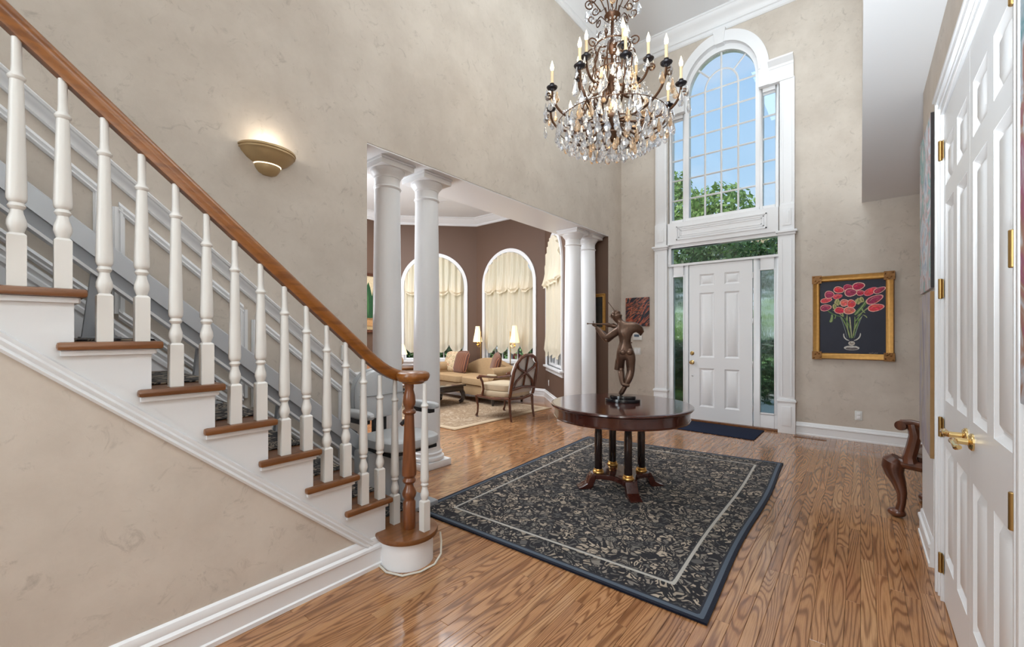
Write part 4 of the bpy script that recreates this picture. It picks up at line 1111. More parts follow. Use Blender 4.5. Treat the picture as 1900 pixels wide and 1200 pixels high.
# figure is modelled in a plane across the viewing direction: u to the right, w towards the viewer
uu = Vector((.908, .419, 0)); ww = Vector((.419, -.908, 0))
K = .00475
def sp_(px, py, d=0.0):
    # px, py: offsets in the picture of the figure (1155, 738 = base top); d metres towards the viewer
    return uu*((px-1155)*K)+ww*d+Vector((0, 0, .052+(737-py)*K))
def obox(name, w_, d_, z0, z1, m):
    n = 32; pts_ = [(w_*math.cos(2*PI*i/n), d_*math.sin(2*PI*i/n)) for i in range(n)]
    mb = MB().prism(pts_, z0, z1, 'z', True); mb.xf(Matrix.Rotation(math.atan2(uu.y, uu.x), 4, 'Z')); return mb.build(name, m, stt, .004)
obox('lower_base', .150, .085, 0, .028, M['blackstone']); obox('upper_base', .112, .066, .028, .054, M['blackstone'])
def skin(name, pts_, edges, rad, m, parent, root=0, sub=2):
    me = bpy.data.meshes.new(name); me.from_pydata([tuple(p) for p in pts_], edges, [])
    o = bpy.data.objects.new(name, me); COL.objects.link(o); o.parent = parent
    sm = o.modifiers.new('skin', 'SKIN'); sm.use_smooth_shade = True
    sd = o.modifiers.new('sub', 'SUBSURF'); sd.levels = sub; sd.render_levels = sub
    for i, r in enumerate(rad):
        s_ = me.skin_vertices[0].data[i]; s_.radius = r if isinstance(r, tuple) else (r, r); s_.use_root = (i == root)
    me.materials.append(m); return o
B = [  # name: (px, py, depth, radius)
    (1161, 652, 0, .034),      # 0 pelvis
    (1159, 638, .004, .026),   # 1 waist
    (1160, 625, .004, .037),   # 2 ribs
    (1160, 613, .0, .040),     # 3 chest
    (1154, 604, -.006, .020),  # 4 neck base
    (1149, 598, -.012, .017),  # 5 neck
    (1146, 594, -.018, .026),  # 6 head low
    (1144, 587, -.020, .033),  # 7 head mid
    (1146, 581, -.016, .022),  # 8 crown
    (1147, 614, -.012, .027),  # 9 left shoulder
    (1138, 622, -.035, .023),  # 10
    (1125, 632, -.055, .024),  # 11 left elbow
    (1116, 621, -.080, .017),  # 12 forearm
    (1105, 608, -.105, .011),  # 13 wrist
    (1173, 608, .0, .028),     # 14 right shoulder
    (1184, 611, -.020, .025),  # 15 upper arm
    (1189, 619, -.045, .019),  # 16 elbow
    (1178, 612, -.085, .012),  # 17 forearm (in front)
    (1162, 605, -.110, .010),  # 18 right hand
    (1169, 664, .002, .033),   # 19 right hip
    (1169, 677, -.004, .026),  # 20 thigh
    (1170, 692, -.006, .021),  # 21 right knee
    (1166, 704, .012, .022),   # 22 calf
    (1159, 719, .014, .014),   # 23 ankle
    (1153, 731, .006, .014),   # 24 heel
    (1150, 735, -.03, .012),   # 25 toe
    (1153, 664, .0, .031),     # 26 left hip
    (1151, 677, -.035, .024),  # 27 left thigh
    (1152, 688, -.050, .018),  # 28 left knee
    (1153, 699, -.010, .018),  # 29 left calf
    (1154, 711, .028, .012),   # 30 left ankle
    (1155, 715, .05, .011),    # 31 left heel
    (1168, 717, .045, .009),   # 32 left toe (raised behind)
]
E_ = [(0, 1), (1, 2), (2, 3), (3, 4), (4, 5), (5, 6), (6, 7), (7, 8), (3, 9), (9, 10), (10, 11), (11, 12), (12, 13), (3, 14), (14, 15), (15, 16), (16, 17), (17, 18),
      (0, 19), (19, 20), (20, 21), (21, 22), (22, 23), (23, 24), (24, 25), (0, 26), (26, 27), (27, 28), (28, 29), (29, 30), (30, 31), (31, 32)]
skin('figure', [sp_(*b[:3]) for b in B], E_, [b[3]*1.72 for b in B], M['bronze'], stt)
# hair, sleeve cuff, breeches cuffs, belt
def blob(name, px, py, d, r, sc):
    return MB().sphere(tuple(sp_(px, py, d)), r, 14, 10, sc).build(name, M['bronze'], stt)
blob('hair', 1143.5, 583.5, -.012, .034, (1.15, 1.1, .9)); 
MB().tube([sp_(1136, 586, -.02), sp_(1133, 589, -.03), sp_(1135, 592, -.02)], [.014, .012, .006], 8).build('hair_lock', M['bronze'], stt)
MB().tube([sp_(1143, 620, -.03), sp_(1134, 627, -.045), sp_(1125, 633, -.056), sp_(1124, 637, -.056)], [.026, .029, .034, .012], 12).build('sleeve', M['bronze'], stt)
MB().tube([sp_(1127, 633, -.058), sp_(1120, 625, -.072), sp_(1117, 621, -.08)], [.032, .026, .018], 12).build('cuff', M['bronze'], stt)
MB().tube([sp_(1185, 612, -.02), sp_(1188, 618, -.035), sp_(1187, 625, -.045)], [.027, .027, .006], 12).build('sleeve', M['bronze'], stt)
MB().tube([sp_(1146, 669, -.02), sp_(1146, 680, -.035), sp_(1145, 689, -.045)], [.018, .026, .027], 12).build('breeches_cuff', M['bronze'], stt)
MB().tube([sp_(1169, 684, -.004), sp_(1170, 692, -.004), sp_(1168, 697, 0)], [.024, .026, .022], 12).build('breeches_cuff', M['bronze'], stt)
MB().tube([sp_(1149, 643, 0), sp_(1159, 641, .032), sp_(1171, 638, .0), sp_(1160, 640, -.032)], .006, 8, closed=True).build('belt', M['bronze'], stt)
for sx, sg in ((1155.5, -1), (1166.5, 1)):
    blob('breeches', sx, 655.5, .022, .041, (1, .95, .95))
# hands with fingers
def hand(base, dirv, curl, palm_n):
    mb = MB(); d = dirv.normalized(); n_ = palm_n.normalized(); s_ = d.cross(n_).normalized()
    mb.tube([base, base+d*.012, base+d*.024], [.009, .011, .009], 10)
    for i, L_ in enumerate((.024, .028, .027, .021)):
        o = base+d*.022+s_*(-.009+.006*i)
        mb.tube([o, o+d*L_*.5, o+d*L_*.7-n_*curl*L_*.5, o+d*L_*.5-n_*curl*L_*.9], [.0036, .0034, .003, .002], 6)
    o = base+d*.008-s_*.010
    mb.tube([o, o-s_*.008+d*.010, o-s_*.006+d*.020-n_*.006], [.004, .0038, .0025], 6)
    return mb
hand(sp_(1105, 608, -.105), uu*-.7+Vector((0, 0, .6)), .9, ww*-1).build('hand', M['bronze'], stt)
hand(sp_(1162, 605, -.110), uu*-.9+Vector((0, 0, .2)), .9, Vector((0, 0, 1))).build('hand', M['bronze'], stt)
# violin and bow
vi = [sp_(1090, 602, -.11), sp_(1100, 602.5, -.105), sp_(1112, 603, -.095), sp_(1122, 603.5, -.085), sp_(1128, 605, -.075), sp_(1133, 606, -.065), sp_(1138, 606.5, -.055), sp_(1144, 608, -.045)]
MB().tube(vi, [.004, .005, .006, .009, .022, .016, .024, .014], 12, flat_=None).build('violin', M['bronze'], stt)
MB().sphere(tuple(sp_(1089, 602, -.11)), .008, 10, 8).tube([sp_(1100, 597, -.10), sp_(1100, 607, -.105)], .003, 6).build('violin_scroll', M['bronze'], stt)
MB().tube([sp_(1162, 604, -.112), sp_(1141, 579, -.075), sp_(1133, 568, -.06), sp_(1127, 560, -.05)], .0026, 6).build('bow', M['bronze'], stt)

# ================================================================== PAINTINGS AND FITTINGS ON THE FRONT WALL
def paint_mesh(name, shapes, parent=None, m=None):
    # shapes: list of (poly2d, color) in the local x,z plane; each sits a hair in front of the one before
    v = []; f = []; cols = []
    for i, (poly, c) in enumerate(shapes):
        o = len(v); y = -.0003*(i*.12+1)
        v += [(p[0], y, p[1]) for p in poly]; f.append(tuple(range(o, o+len(poly)))); cols += [(*c, 1)]*len(poly)
    me = bpy.data.meshes.new(name); me.from_pydata(v, [], f)
    a = me.attributes.new('paint', 'FLOAT_COLOR', 'POINT')
    a.data.foreach_set('color', [x for c in cols for x in c])
    me.materials.append(m or M['paint'])
    return link(name, me, parent)
def ell(cx, cz, a, b, rot=0, n=14, k=0):
    c, s = math.cos(rot), math.sin(rot); out = []
    for i in range(n):
        t = 2*PI*i/n; r = 1+k*math.cos(3*t)
        x, z = a*r*math.cos(t), b*r*math.sin(t); out.append((cx+x*c-z*s, cz+x*s+z*c))
    return out
def stroke(p, q, w0, w1, bend=0):
    P, Q = Vector(p), Vector(q); d = Q-P; n = Vector((-d.y, d.x)).normalized(); pts_ = []; k = 7
    for i in range(k+1):
        t = i/k; c = P+d*t+n*bend*4*t*(1-t); pts_.append((c, (w0*(1-t)+w1*t)*(1 if 0 < t < 1 else .5)))
    return [tuple(c+n*w) for c, w in pts_]+[tuple(c-n*w) for c, w in reversed(pts_)]
def frame_thing(name, label, loc, rz, w, h, fw, m, corner=None, depth=.05, cat='painting'):
    t = thing(name, label, cat, loc, rz)
    pr = [(0, 0), (0, .028), (.010, depth), (.022, depth-.006), (fw*.5, depth-.016), (fw*.75, depth-.012), (fw*.9, depth-.02), (fw, depth-.03), (fw, 0)]
    fr = MB()
    x0, x1, z0, z1 = -w/2, w/2, 0, h
    P = [(x0, z0), (x1, z0), (x1, z1), (x0, z1)]; n = len(pr); v = []
    for (px_, pz_), (dx, dz) in zip(P, ((1, 1), (-1, 1), (-1, -1), (1, -1))):
        for a, b in pr: v.append((px_+dx*a, -b, pz_+dz*a))
    fr.add(v, [(i*n+k, i*n+k+1, ((i+1) % 4)*n+k+1, ((i+1) % 4)*n+k) for i in range(4) for k in range(n-1)])
    fr.build('picture_frame', m, t, ang=50)
    if corner:
        for cx, cz in ((x0, z0), (x1, z0), (x1, z1), (x0, z1)):
            mb = MB(); sx = 1 if cx < 0 else -1; sz = 1 if cz < h/2 else -1
            mb.box(min(cx-sx*.006, cx+sx*fw*1.25), -depth-.006, min(cz-sz*.006, cz+sz*fw*1.25), max(cx-sx*.006, cx+sx*fw*1.25), -.01, max(cz-sz*.006, cz+sz*fw*1.25))
            for i in range(5):
                q = i/4; mb.sphere((cx+sx*fw*(.15+.95*q), -depth-.006, cz+sz*fw*(.15+.95*abs(math.sin(q*3)))), .010, 8, 6)
            mb.build('frame_corner', corner, t, ang=40)
    return t
tp = frame_thing('tulip_painting', 'square painting of red tulips in a glass vase on dark blue, in a gold frame', (-.088, FY-.003, 1.012), 0, .79, 1.06, .075, M['gold'], M['golddark'])
cw, ch = .64, .91
ox, oz = -.32, .075
MB().box(-.325, -.012, .07, .325, -.004, .99).build('canvas', M['canvasdark'], tp)
def pp(u, v_): return ((u-.0)*cw+ox, oz+(1-v_)*ch)      # picture coordinates, 0..1 from top left
sh = []
def U(x, y): return pp((x-140)/(905-140), (y-150)/(975-150))
S_ = cw/(905-140)
rnd = random.Random(4)
green = [(.10, .20, .06), (.20, .30, .10), (.34, .38, .16), (.05, .12, .05), (.45, .45, .26)]
for x0, y0, x1, y1, bnd, c in ((400, 560, 510, 800, .01, 1), (470, 540, 500, 800, -.01, 2), (440, 570, 520, 810, .02, 0), (560, 560, 530, 800, .01, 1), (640, 560, 540, 800, -.02, 2), (600, 560, 535, 800, .015, 0), (500, 560, 525, 800, 0, 4),
                              (700, 400, 570, 530, .01, 0), (730, 450, 580, 560, 0, 2), (300, 480, 420, 560, .01, 2), (230, 480, 400, 560, -.01, 0), (640, 520, 560, 620, 0, 1)):
    sh.append((stroke(U(x0, y0), U(x1, y1), .007, .004, bnd), green[c]))
for x0, y0, x1, y1, w in ((700, 370, 560, 540, .020), (290, 530, 270, 620, .018), (330, 530, 320, 580, .008), (650, 540, 700, 575, .006), (680, 520, 640, 470, .010), (430, 560, 410, 470, .012)):
    sh.append((stroke(U(x0, y0), U(x1, y1), w*.5, w, .006), green[rnd.choice((0, 1, 2))])); sh.append((stroke(U(x0, y0), U(x1, y1), w*.12, w*.2, .006), green[4]))
white = (.62, .60, .55)
for a, b, bd in (((385, 545), (470, 800), .006), ((650, 545), (555, 800), -.006)): sh.append((stroke(U(*a), U(*b), .002, .002, bd), (.30, .36, .34)))
for a, b, bd in (((430, 750), (495, 830), -.02), ((625, 745), (550, 830), .02)): sh.append((stroke(U(*a), U(*b), .006, .007, bd), white))
sh.append((ell(*U(523, 860), 40*S_, 33*S_), (.55, .50, .44))); sh.append((ell(*U(523, 858), 24*S_, 18*S_), (.30, .26, .22))); sh.append((ell(*U(527, 850), 12*S_, 8*S_), white))
sh.append((ell(*U(523, 912), 92*S_, 34*S_), white)); sh.append((ell(*U(523, 918), 74*S_, 20*S_), (.13, .11, .11))); sh.append((ell(*U(523, 905), 50*S_, 10*S_), (.45, .42, .40)))
reds = [(.60, .035, .06), (.42, .02, .075), (.72, .06, .075), (.36, .035, .10), (.68, .14, .12)]
pinks = [(.85, .42, .36), (.75, .20, .28), (.85, .52, .42)]
for x, y, a, b, r, ci in ((215, 365, 62, 32, .2, 2), (255, 300, 50, 50, 0, 3), (210, 450, 60, 42, .2, 3), (370, 250, 55, 42, -.3, 0), (355, 325, 48, 32, .2, 2), (480, 230, 48, 42, 0, 1), (600, 220, 62, 48, .25, 1), (510, 285, 62, 52, 0, 3),
                         (625, 295, 40, 35, 0, 1), (735, 285, 72, 40, .6, 2), (835, 275, 62, 34, .5, 3), (780, 375, 88, 46, .5, 3), (795, 465, 78, 45, .2, 2), (440, 400, 46, 46, 0, 4), (520, 415, 42, 56, 0, 2), (385, 485, 60, 42, -.2, 0), (495, 490, 58, 46, 0, 4)):
    cx, cz = U(x, y); c = reds[ci]; a *= 1.22; b *= 1.22
    sh.append((ell(cx, cz, a*S_, b*S_, r, 16, .06), pinks[rnd.randrange(3)])); sh.append((ell(cx, cz, a*S_*.86, b*S_*.82, r, 16, .06), c))
    for q in range(3):
        an = rnd.uniform(0, 6.28); sh.append((ell(cx+a*S_*.4*math.cos(an), cz+b*S_*.4*math.sin(an), a*S_*.38, b*S_*.2, r+rnd.uniform(-.8, .8), 10), [min(1, v_*rnd.uniform(.5, 1.7)) for v_ in c]))
    sh.append((stroke((cx-a*S_*.6*math.cos(r), cz-a*S_*.6*math.sin(r)), (cx+a*S_*.7*math.cos(r), cz+a*S_*.7*math.sin(r)), .0016, .0012, b*S_*.45), pinks[rnd.randrange(3)]))
for x, y in ((365, 400), (345, 380), (610, 380), (640, 370), (590, 395), (320, 440)):
    sh.append((ell(*U(x, y), 24*S_, 42*S_, rnd.uniform(-.5, .5)), (.52, .45, .20))); sh.append((ell(*U(x+5, y), 10*S_, 34*S_, rnd.uniform(-.4, .4)), (.25, .28, .10)))
for i in range(6): sh.append((stroke(U(722+i*17, 965+(i % 2)*4), U(734+i*17, 970-(i % 3)*4), .0018, .0014, .002), (.55, .5, .45)))
o = paint_mesh('painted_tulips', sh, tp); o['kind'] = 'stuff'; o.location = (0, -.0125, 0)

fp = thing('abstract_painting', 'small square abstract canvas of orange and black streaks left of the entrance', 'painting', (-2.865, FY-.002, 1.455))
o = MB().box(-.2, -.035, 0, .2, 0, .475).build('canvas', abstract_paint('fiery_paint', [(.36, (.012, .012, .018)), (.455, (.03, .03, .045)), (.485, (.40, .07, .03)), (.515, (.55, .22, .13)), (.535, (.025, .022, .03)), (.575, (.03, .028, .035)), (.60, (.48, .13, .05)), (.64, (.05, .03, .035))], (11, 1, 2.4), (0, math.radians(-48), 0), .8, 4), fp, .004)
kp = thing('security_keypad', 'small white keypad with a screen on the wall below the streaked canvas', 'keypad', (-2.865, FY-.001, 1.225))
MB().box(-.075, -.022, 0, .075, 0, .11).build('keypad_case', M['whiteplastic'], kp, .006); MB().box(-.055, -.0235, .055, .03, -.021, .095).build('display', M['screen'], kp)
sw = thing('light_switch', 'double white light switch below the wall keypad', 'switch', (-2.875, FY-.001, .985))
MB().box(-.058, -.006, 0, .058, 0, .115).build('wall_plate', M['whiteplastic'], sw, .003)
for x_ in (-.028, .028): MB().box(x_-.016, -.012, .025, x_+.016, -.005, .09).build('rocker', M['white'], sw, .002)
def outlet(label, loc, rz):
    t = thing('wall_outlet', label, 'outlet', loc, rz); MB().box(-.036, -.006, 0, .036, 0, .115).build('wall_plate', M['whiteplastic'], t, .003)
    for z_ in (.018, .064): MB().box(-.017, -.010, z_, .017, -.005, z_+.033).build('socket', M['white'], t, .002)
outlet('wall outlet low on the beige wall under the tulip painting', (-.021, FY-.001, .262), 0)
fv = thing('floor_vent', 'slotted brown floor vent beside the right entrance pilaster', 'vent', (-.50, 6.62, .0005))
MB().box(-.17, -.055, 0, .17, .055, .004).build('vent_frame', M['tread_oak'], fv, .001)
for i in range(9): MB().box(-.15+i*.034, -.04, .004, -.132+i*.034, .04, .0075).build('slat', M['tread_oak'], fv)

cb = thing('call_button', 'small white call button box on the stair wall above the chair rail end', 'button', (LX, 1.755, 1.13), PI/2)
MB().box(-.02, -.022, 0, .02, 0, .115).build('button_case', M['whiteplastic'], cb, .004); MB().lathe([(0, 0), (.009, 0), (.008, .004), (0, .004)], (0, -.022, .075), 12, ROT_Y).build('push_button', M['vinylside'], cb)
# ---- paintings on the closet wall
ub = thing('seascape_canvas', 'unframed blue and pink abstract canvas on the wall before the closet door, upper one', 'painting', (RX-.001, 3.70, 1.60), -PI/2)
pale = [(.28, (.12, .18, .32)), (.38, (.42, .52, .66)), (.46, (.72, .78, .84)), (.52, (.62, .42, .44)), (.58, (.20, .46, .48)), (.68, (.74, .72, .72))]
MB().box(-.28, -.014, 0, .30, 0, 1.0).build('canvas', abstract_paint('pale_blue_paint', pale, (3, 3, 3.4), (0, .3, 0), 1.6, 6, 3.1), ub, .003)
MB().box(.30, -.015, 0, .303, 0, 1.0).build('canvas_edge', M['darkwood'], ub)
lb = thing('streaked_canvas', 'tall unframed canvas of thin purple and ochre streaks, hung lowest by the closet door', 'painting', (RX-.001, 3.70, .625), -PI/2)
MB().box(-.28, -.016, 0, .30, 0, .955).build('canvas', abstract_paint('streaky_paint', [(.3, (.18, .16, .24)), (.42, (.40, .37, .44)), (.5, (.46, .40, .30)), (.57, (.28, .24, .30)), (.68, (.58, .56, .60))], (9, 4, 1.6), (0, .1, 0), .8, 6, 8.2), lb, .003)
MB().box(.30, -.017, 0, .303, 0, .955).build('canvas_edge', M['rawedge'], lb)
nb = thing('colourful_canvas', 'unframed multicoloured abstract canvas at the near side of the closet door', 'painting', (RX-.001, 1.28, 1.17), -PI/2)
MB().box(-.295, -.026, 0, .5, 0, 1.25).build('canvas', abstract_paint('patchy_paint', [(.28, (.03, .05, .14)), (.40, (.12, .34, .40)), (.47, (.62, .66, .74)), (.53, (.42, .22, .14)), (.60, (.34, .06, .16)), (.70, (.60, .58, .62))], (4, 4, 3.2), (0, 0, 0), 1.1, 4, 5.5), nb, .003)

# ---- hall armchair (only its front corner shows past the wall end)
dchx, dchy = .93, -.367
ang_ = math.atan2(dchy, dchx)
hc = thing('carved_armchair', 'carved dark wood armchair with scrolled arm standing behind the closet wall end', 'chair', (.207, 4.194, 0), ang_)
# local x runs from the front leg to the back leg, local y across
def cab(x, y, flip=1):
    P = [(x+.012, y, .03), (x+.014, y, .06), (x+.024, y, .11), (x+.026, y, .18), (x+.008, y, .25), (x-.016, y, .31), (x-.026, y, .36), (x-.018, y, .40), (x+.002, y, .432)]
    mb = MB().tube(P, [.032, .026, .025, .030, .042, .055, .066, .068, .040], 14)
    mb.sphere((x-.004, y, .032), .042, 14, 8, (1.3, 1, .78)); return mb
SW = .56; SD = .48
cab(0, 0).build('front_leg', M['walnut'], hc); cab(0, SW).build('front_leg', M['walnut'], hc)
for y_ in (0, SW):
    MB().tube([(SD+.06, y_, .012), (SD+.02, y_, .2), (SD, y_, .40), (SD+.02, y_, .60), (SD+.10, y_, 1.0)], [.02, .02, .024, .022, .02], 10).build('back_leg', M['walnut'], hc)
    MB().tube([(0, y_, .395), (SD, y_, .395)], .034, 10).build('side_rail', M['walnut'], hc)
    MB().tube([(.075, y_, .41), (.07, y_, .46), (.085, y_, .53), (.10, y_, .61), (.085, y_, .69)], [.046, .038, .036, .036, .030], 10).build('arm_post', M['walnut'], hc)
    mb = MB().tube([(.02, y_, .66), (.03, y_, .69), (.08, y_, .70), (.2, y_, .685), (.34, y_, .68), (SD+.02, y_, .70)], [.022, .026, .022, .022, .020, .02], 12)
    mb.lathe([(.0, -.03), (.034, -.028), (.036, 0), (.034, .028), (0, .03)], (.025, y_, .672), 16, Matrix.Rotation(PI/2, 4, 'X')); mb.build('arm', M['walnut'], hc)
MB().tube([(-.005, 0, .395), (-.005, SW, .395)], .028, 10).build('front_rail', M['walnut'], hc)
MB().tube([(SD, 0, .395), (SD, SW, .395)], .024, 10).build('back_rail', M['walnut'], hc)
MB().tube([(SD+.10, -.01, 1.0), (SD+.11, SW*.3, 1.04), (SD+.11, SW*.7, 1.04), (SD+.10, SW+.01, 1.0)], .024, 10).build('crest_rail', M['walnut'], hc)
MB().grid(8, 10, lambda u, v_: (SD+.01+.09*v_, SW*(.34+.32*u)+.03*(u-.5)*math.sin(v_*7), .42+.60*v_)).build('back_splat', M['walnut'], hc)
cushion(MB(), (SD*.5+.01, SW/2, .425), (SD+.02, SW-.06, .10), 4, 24, 10).build('seat', M['leather'], hc)
# ================================================================== CHANDELIER
HX, HY = -1.655, 3.385
ch_ = thing('chandelier', 'large rusty iron chandelier with candle bulbs and hanging crystal drops', 'chandelier', (HX, HY, 2.86))
Z0 = 2.86
rc = random.Random(11)
# crystal shapes (each a shared mesh)
def pendalogue(h, w, n=8):
    pr = [(0.0008, 0), (w*.42, -h*.13), (w*.30, -h*.17), (w*.62, -h*.42), (w, -h*.68), (w*.72, -h*.88), (.0008, -h)]
    mb = MB(); mb.lathe([(r, z) for r, z in pr][::-1], (0, 0, 0), n, caps=True)
    mb.v = [(x, y*.55, z) for x, y, z in mb.v]; mb.sm = [False]*len(mb.sm)
    return mb.mesh('crystal_drop', M['crystal'], ang=1)
def bead(r):
    mb = MB(); mb.sphere((0, 0, 0), r, 8, 5); mb.sm = [False]*len(mb.sm); return mb.mesh('crystal_bead', M['crystal'], ang=1)
D_L, D_M, D_S, D_XL = pendalogue(.125, .031), pendalogue(.098, .026), pendalogue(.074, .019), pendalogue(.175, .045)
AMB = {}
for _m in (D_L, D_M, D_S, D_XL):
    _c = _m.copy(); _c.materials[0] = M['amber']; AMB[_m.name] = _c
BEAD = bead(.016); BALL = MB().sphere((0, 0, 0), .019, 14, 10).mesh('amber_ball', M['goldbulb'])
ndrop = [0]
def drop(me, x, y, z, rz=None, s=1.0):
    ndrop[0] += 1
    if rc.random() < .2: me = AMB[me.name]
    return link('crystal_drop', me, ch_, (x, y, z-Z0), (rc.uniform(-.06, .06), rc.uniform(-.06, .06), rc.uniform(0, 6.28) if rz is None else rz), (s, s, s))
def P3(r, a, z): return Vector((r*math.cos(a), r*math.sin(a), z-Z0))
# stem: turned balls and rod up to the ceiling
MB().lathe([(.004, 2.98), (.03, 3.0), (.045, 3.05), (.03, 3.10), (.055, 3.13), (.065, 3.17), (.05, 3.21), (.018, 3.24), (.016, 3.40), (.04, 3.44), (.05, 3.50), (.03, 3.56), (.014, 3.60), (.014, 3.74), (.05, 3.78), (.06, 3.81), (.035, 3.85), (.014, 3.88), (.014, 4.02), (.06, 4.05), (.07, 4.07), (.045, 4.10), (.012, 4.14), (.010, 4.9)], (0, 0, -Z0), 20).build('stem', M['iron'], ch_)
MB().tube([(0, 0, 4.9-Z0), (0, 0, 6.0-Z0)], .010, 8).build('chain_rod', M['iron'], ch_)
MB().lathe([(0, 5.97), (.05, 5.975), (.08, 6.0), (.085, 6.028), (0, 6.029)], (0, 0, -Z0), 24).build('ceiling_canopy', M['iron'], ch_)
def spiral(c, u, w, r0, r1, turns, a0, n=16):
    out = []
    for i in range(n+1):
        t = i/n; a = a0+turns*2*PI*t; r = r0+(r1-r0)*t; out.append(c+u*(r*math.cos(a))+w*(r*math.sin(a)))
    return out
UP = Vector((0, 0, 1))
# candle cup (shared)
CUP = MB().lathe([(.004, -.02), (.012, -.014), (.016, 0), (.040, .006), (.046, .016), (.038, .014), (.016, .010), (.015, .03), (.019, .034), (.019, .045), (.012, .045)], (0, 0, 0), 16).mesh('drip_cup', M['darkiron'])
SLEEVE = MB().lathe([(.011, .04), (.0115, .15), (.009, .152)], (0, 0, 0), 12).mesh('candle_sleeve', M['candle'])
BULB = MB().lathe([(.006, .150), (.013, .162), (.0155, .178), (.013, .196), (.007, .214), (.003, .228), (.0008, .236)], (0, 0, 0), 12).mesh('flame_bulb', M['bulb'])
def arm(a, r, zc, zl, r_in, z_in, kind):
    u = Vector((math.cos(a), math.sin(a), 0))
    B0 = u*r_in+UP*(z_in-Z0)
    P = []
    for t in [i/14 for i in range(15)]:
        p0 = B0; p1 = u*(r_in+(r-r_in)*.35)+UP*(zl-.10-Z0); p2 = u*(r*.98)+UP*(zl-.10-Z0); p3 = u*r+UP*(zc-.02-Z0)
        P.append(p0*(1-t)**3+p1*3*t*(1-t)**2+p2*3*t*t*(1-t)+p3*t**3)
    mb = MB().tube(P, [.0105]*15, 8)
    # scroll below the cup and scroll on the arm
    c1 = u*(r+.025)+UP*(zc-.065-Z0)
    mb.tube(spiral(c1, u, UP, .032, .008, -1.2, PI*.6), [.0065]*17, 6)
    c2 = u*(r_in+(r-r_in)*.45)+UP*(zl+.0-Z0)
    mb.tube(spiral(c2, u, UP, .055, .010, 1.25, -PI*.5), [.0065]*17, 6)
    o = mb.build('arm', M['iron'], ch_)
    loc = u*r+UP*(zc-Z0)
    link('drip_cup', CUP, o, loc); link('candle_sleeve', SLEEVE, o, loc); link('flame_bulb', BULB, o, loc)
    return u
OUT = []
for k in range(10):
    a = math.radians(-18+36*k); z = 3.36; arm(a, .55, z, 3.20, .06, 3.16, 0); OUT.append((a, .55, z))
INN = []
for k in range(6):
    a = math.radians(12+60*k); z = 3.60; arm(a, .30, z, 3.50, .045, 3.48, 1); INN.append((a, .30, z))
# cage ribs of the body and lower basket ring
for k in range(8):
    a = PI/4*k+.2; u = Vector((math.cos(a), math.sin(a), 0))
    P = [u*.05+UP*(3.80-Z0), u*.12+UP*(3.78-Z0), u*.17+UP*(3.66-Z0), u*.15+UP*(3.52-Z0), u*.20+UP*(3.38-Z0), u*.27+UP*(3.26-Z0), u*.30+UP*(3.15-Z0), u*.24+UP*(3.06-Z0)]
    mb = MB().tube(P, .007, 6); mb.tube(spiral(u*.19+UP*(3.80-Z0), u, UP, .05, .01, -1.3, PI), [.0055]*17, 6)
    mb.build('cage_rib', M['iron'], ch_)
for r, z, w in ((.47, 3.14, .0035), (.33, 3.06, .0055), (.19, 3.00, .006), (.17, 3.56, .006), (.15, 3.80, .006)):
    MB().tube([P3(r, 2*PI*i/36, z) for i in range(36)], w, 6, closed=True).build('ring', M['iron'], ch_)
for k in range(8):
    a = PI/4*k; MB().tube([P3(.06, a, 3.13), P3(.2, a, 3.00), P3(.34, a, 3.05), P3(.47, a, 3.14)], .006, 6).build('basket_rib', M['iron'], ch_)
# crown of scrolls above the upper candles
for k in range(10):
    a = 2*PI*k/10+.15; u = Vector((math.cos(a), math.sin(a), 0)); h = 4.30 if k % 2 else 4.16; r = .20 if k % 2 else .23
    P = [u*.04+UP*(4.05-Z0), u*.06+UP*(4.14-Z0), u*.10+UP*(h-.06-Z0), u*(r*.72)+UP*(h+.02-Z0)]
    c = u*(r-.03)+UP*(h-.015-Z0)
    mb = MB().tube(P+spiral(c, u, UP, .045, .012, -1.3, PI*.62), .0055, 6)
    mb.tube(spiral(u*(r-.05)+UP*(h-.13-Z0), u, UP, .04, .01, 1.2, PI), .005, 6)
    mb.build('crown_scroll', M['iron'], ch_)
    for q in range(2): p = u*(r-.005-.05*q); drop(D_M if q == 0 else D_S, p.x, p.y, h-.06-.04*q)
# hanging drops -- lower basket fringes
for r, z, n, me in ((.475, 3.13, 38, D_L), (.40, 3.085, 30, D_L), (.33, 3.05, 26, D_L), (.26, 3.02, 20, D_L), (.19, 2.99, 14, D_L), (.09, 2.985, 8, D_M)):
    for i in range(n):
        a = 2*PI*(i+rc.uniform(-.2, .2))/n; drop(me, r*math.cos(a), r*math.sin(a), z+rc.uniform(-.012, .012))
drop(D_XL, 0, 0, 2.99)
# drops from the outer cups
for a, r, z in OUT:
    for i in range(4):
        q = a+2*PI*i/4; drop(D_M, r*math.cos(a)+.045*math.cos(q), r*math.sin(a)+.045*math.sin(q), z-.01-.05*(i % 2))
    drop(D_L, (r+.055)*math.cos(a), (r+.055)*math.sin(a), z-.12)
for a, r, z in INN:
    for i in range(3):
        q = a+2*PI*i/3+.5; drop(D_S, r*math.cos(a)+.04*math.cos(q), r*math.sin(a)+.04*math.sin(q), z)
    drop(D_XL, r*.85*math.cos(a+.5), r*.85*math.sin(a+.5), z-.14, s=.9)
# drops on the body
for r, z, n, me in ((.17, 3.56, 12, D_M), (.24, 3.40, 12, D_L), (.30, 3.27, 12, D_XL), (.12, 3.78, 8, D_M)):
    for i in range(n):
        a = 2*PI*(i+rc.uniform(-.25, .25))/n; drop(me, r*math.cos(a), r*math.sin(a), z+rc.uniform(-.02, .02))
for i in range(14):
    a = 2*PI*i/14; o = link('amber_ball', BALL, ch_, P3(.30, a, 3.20))
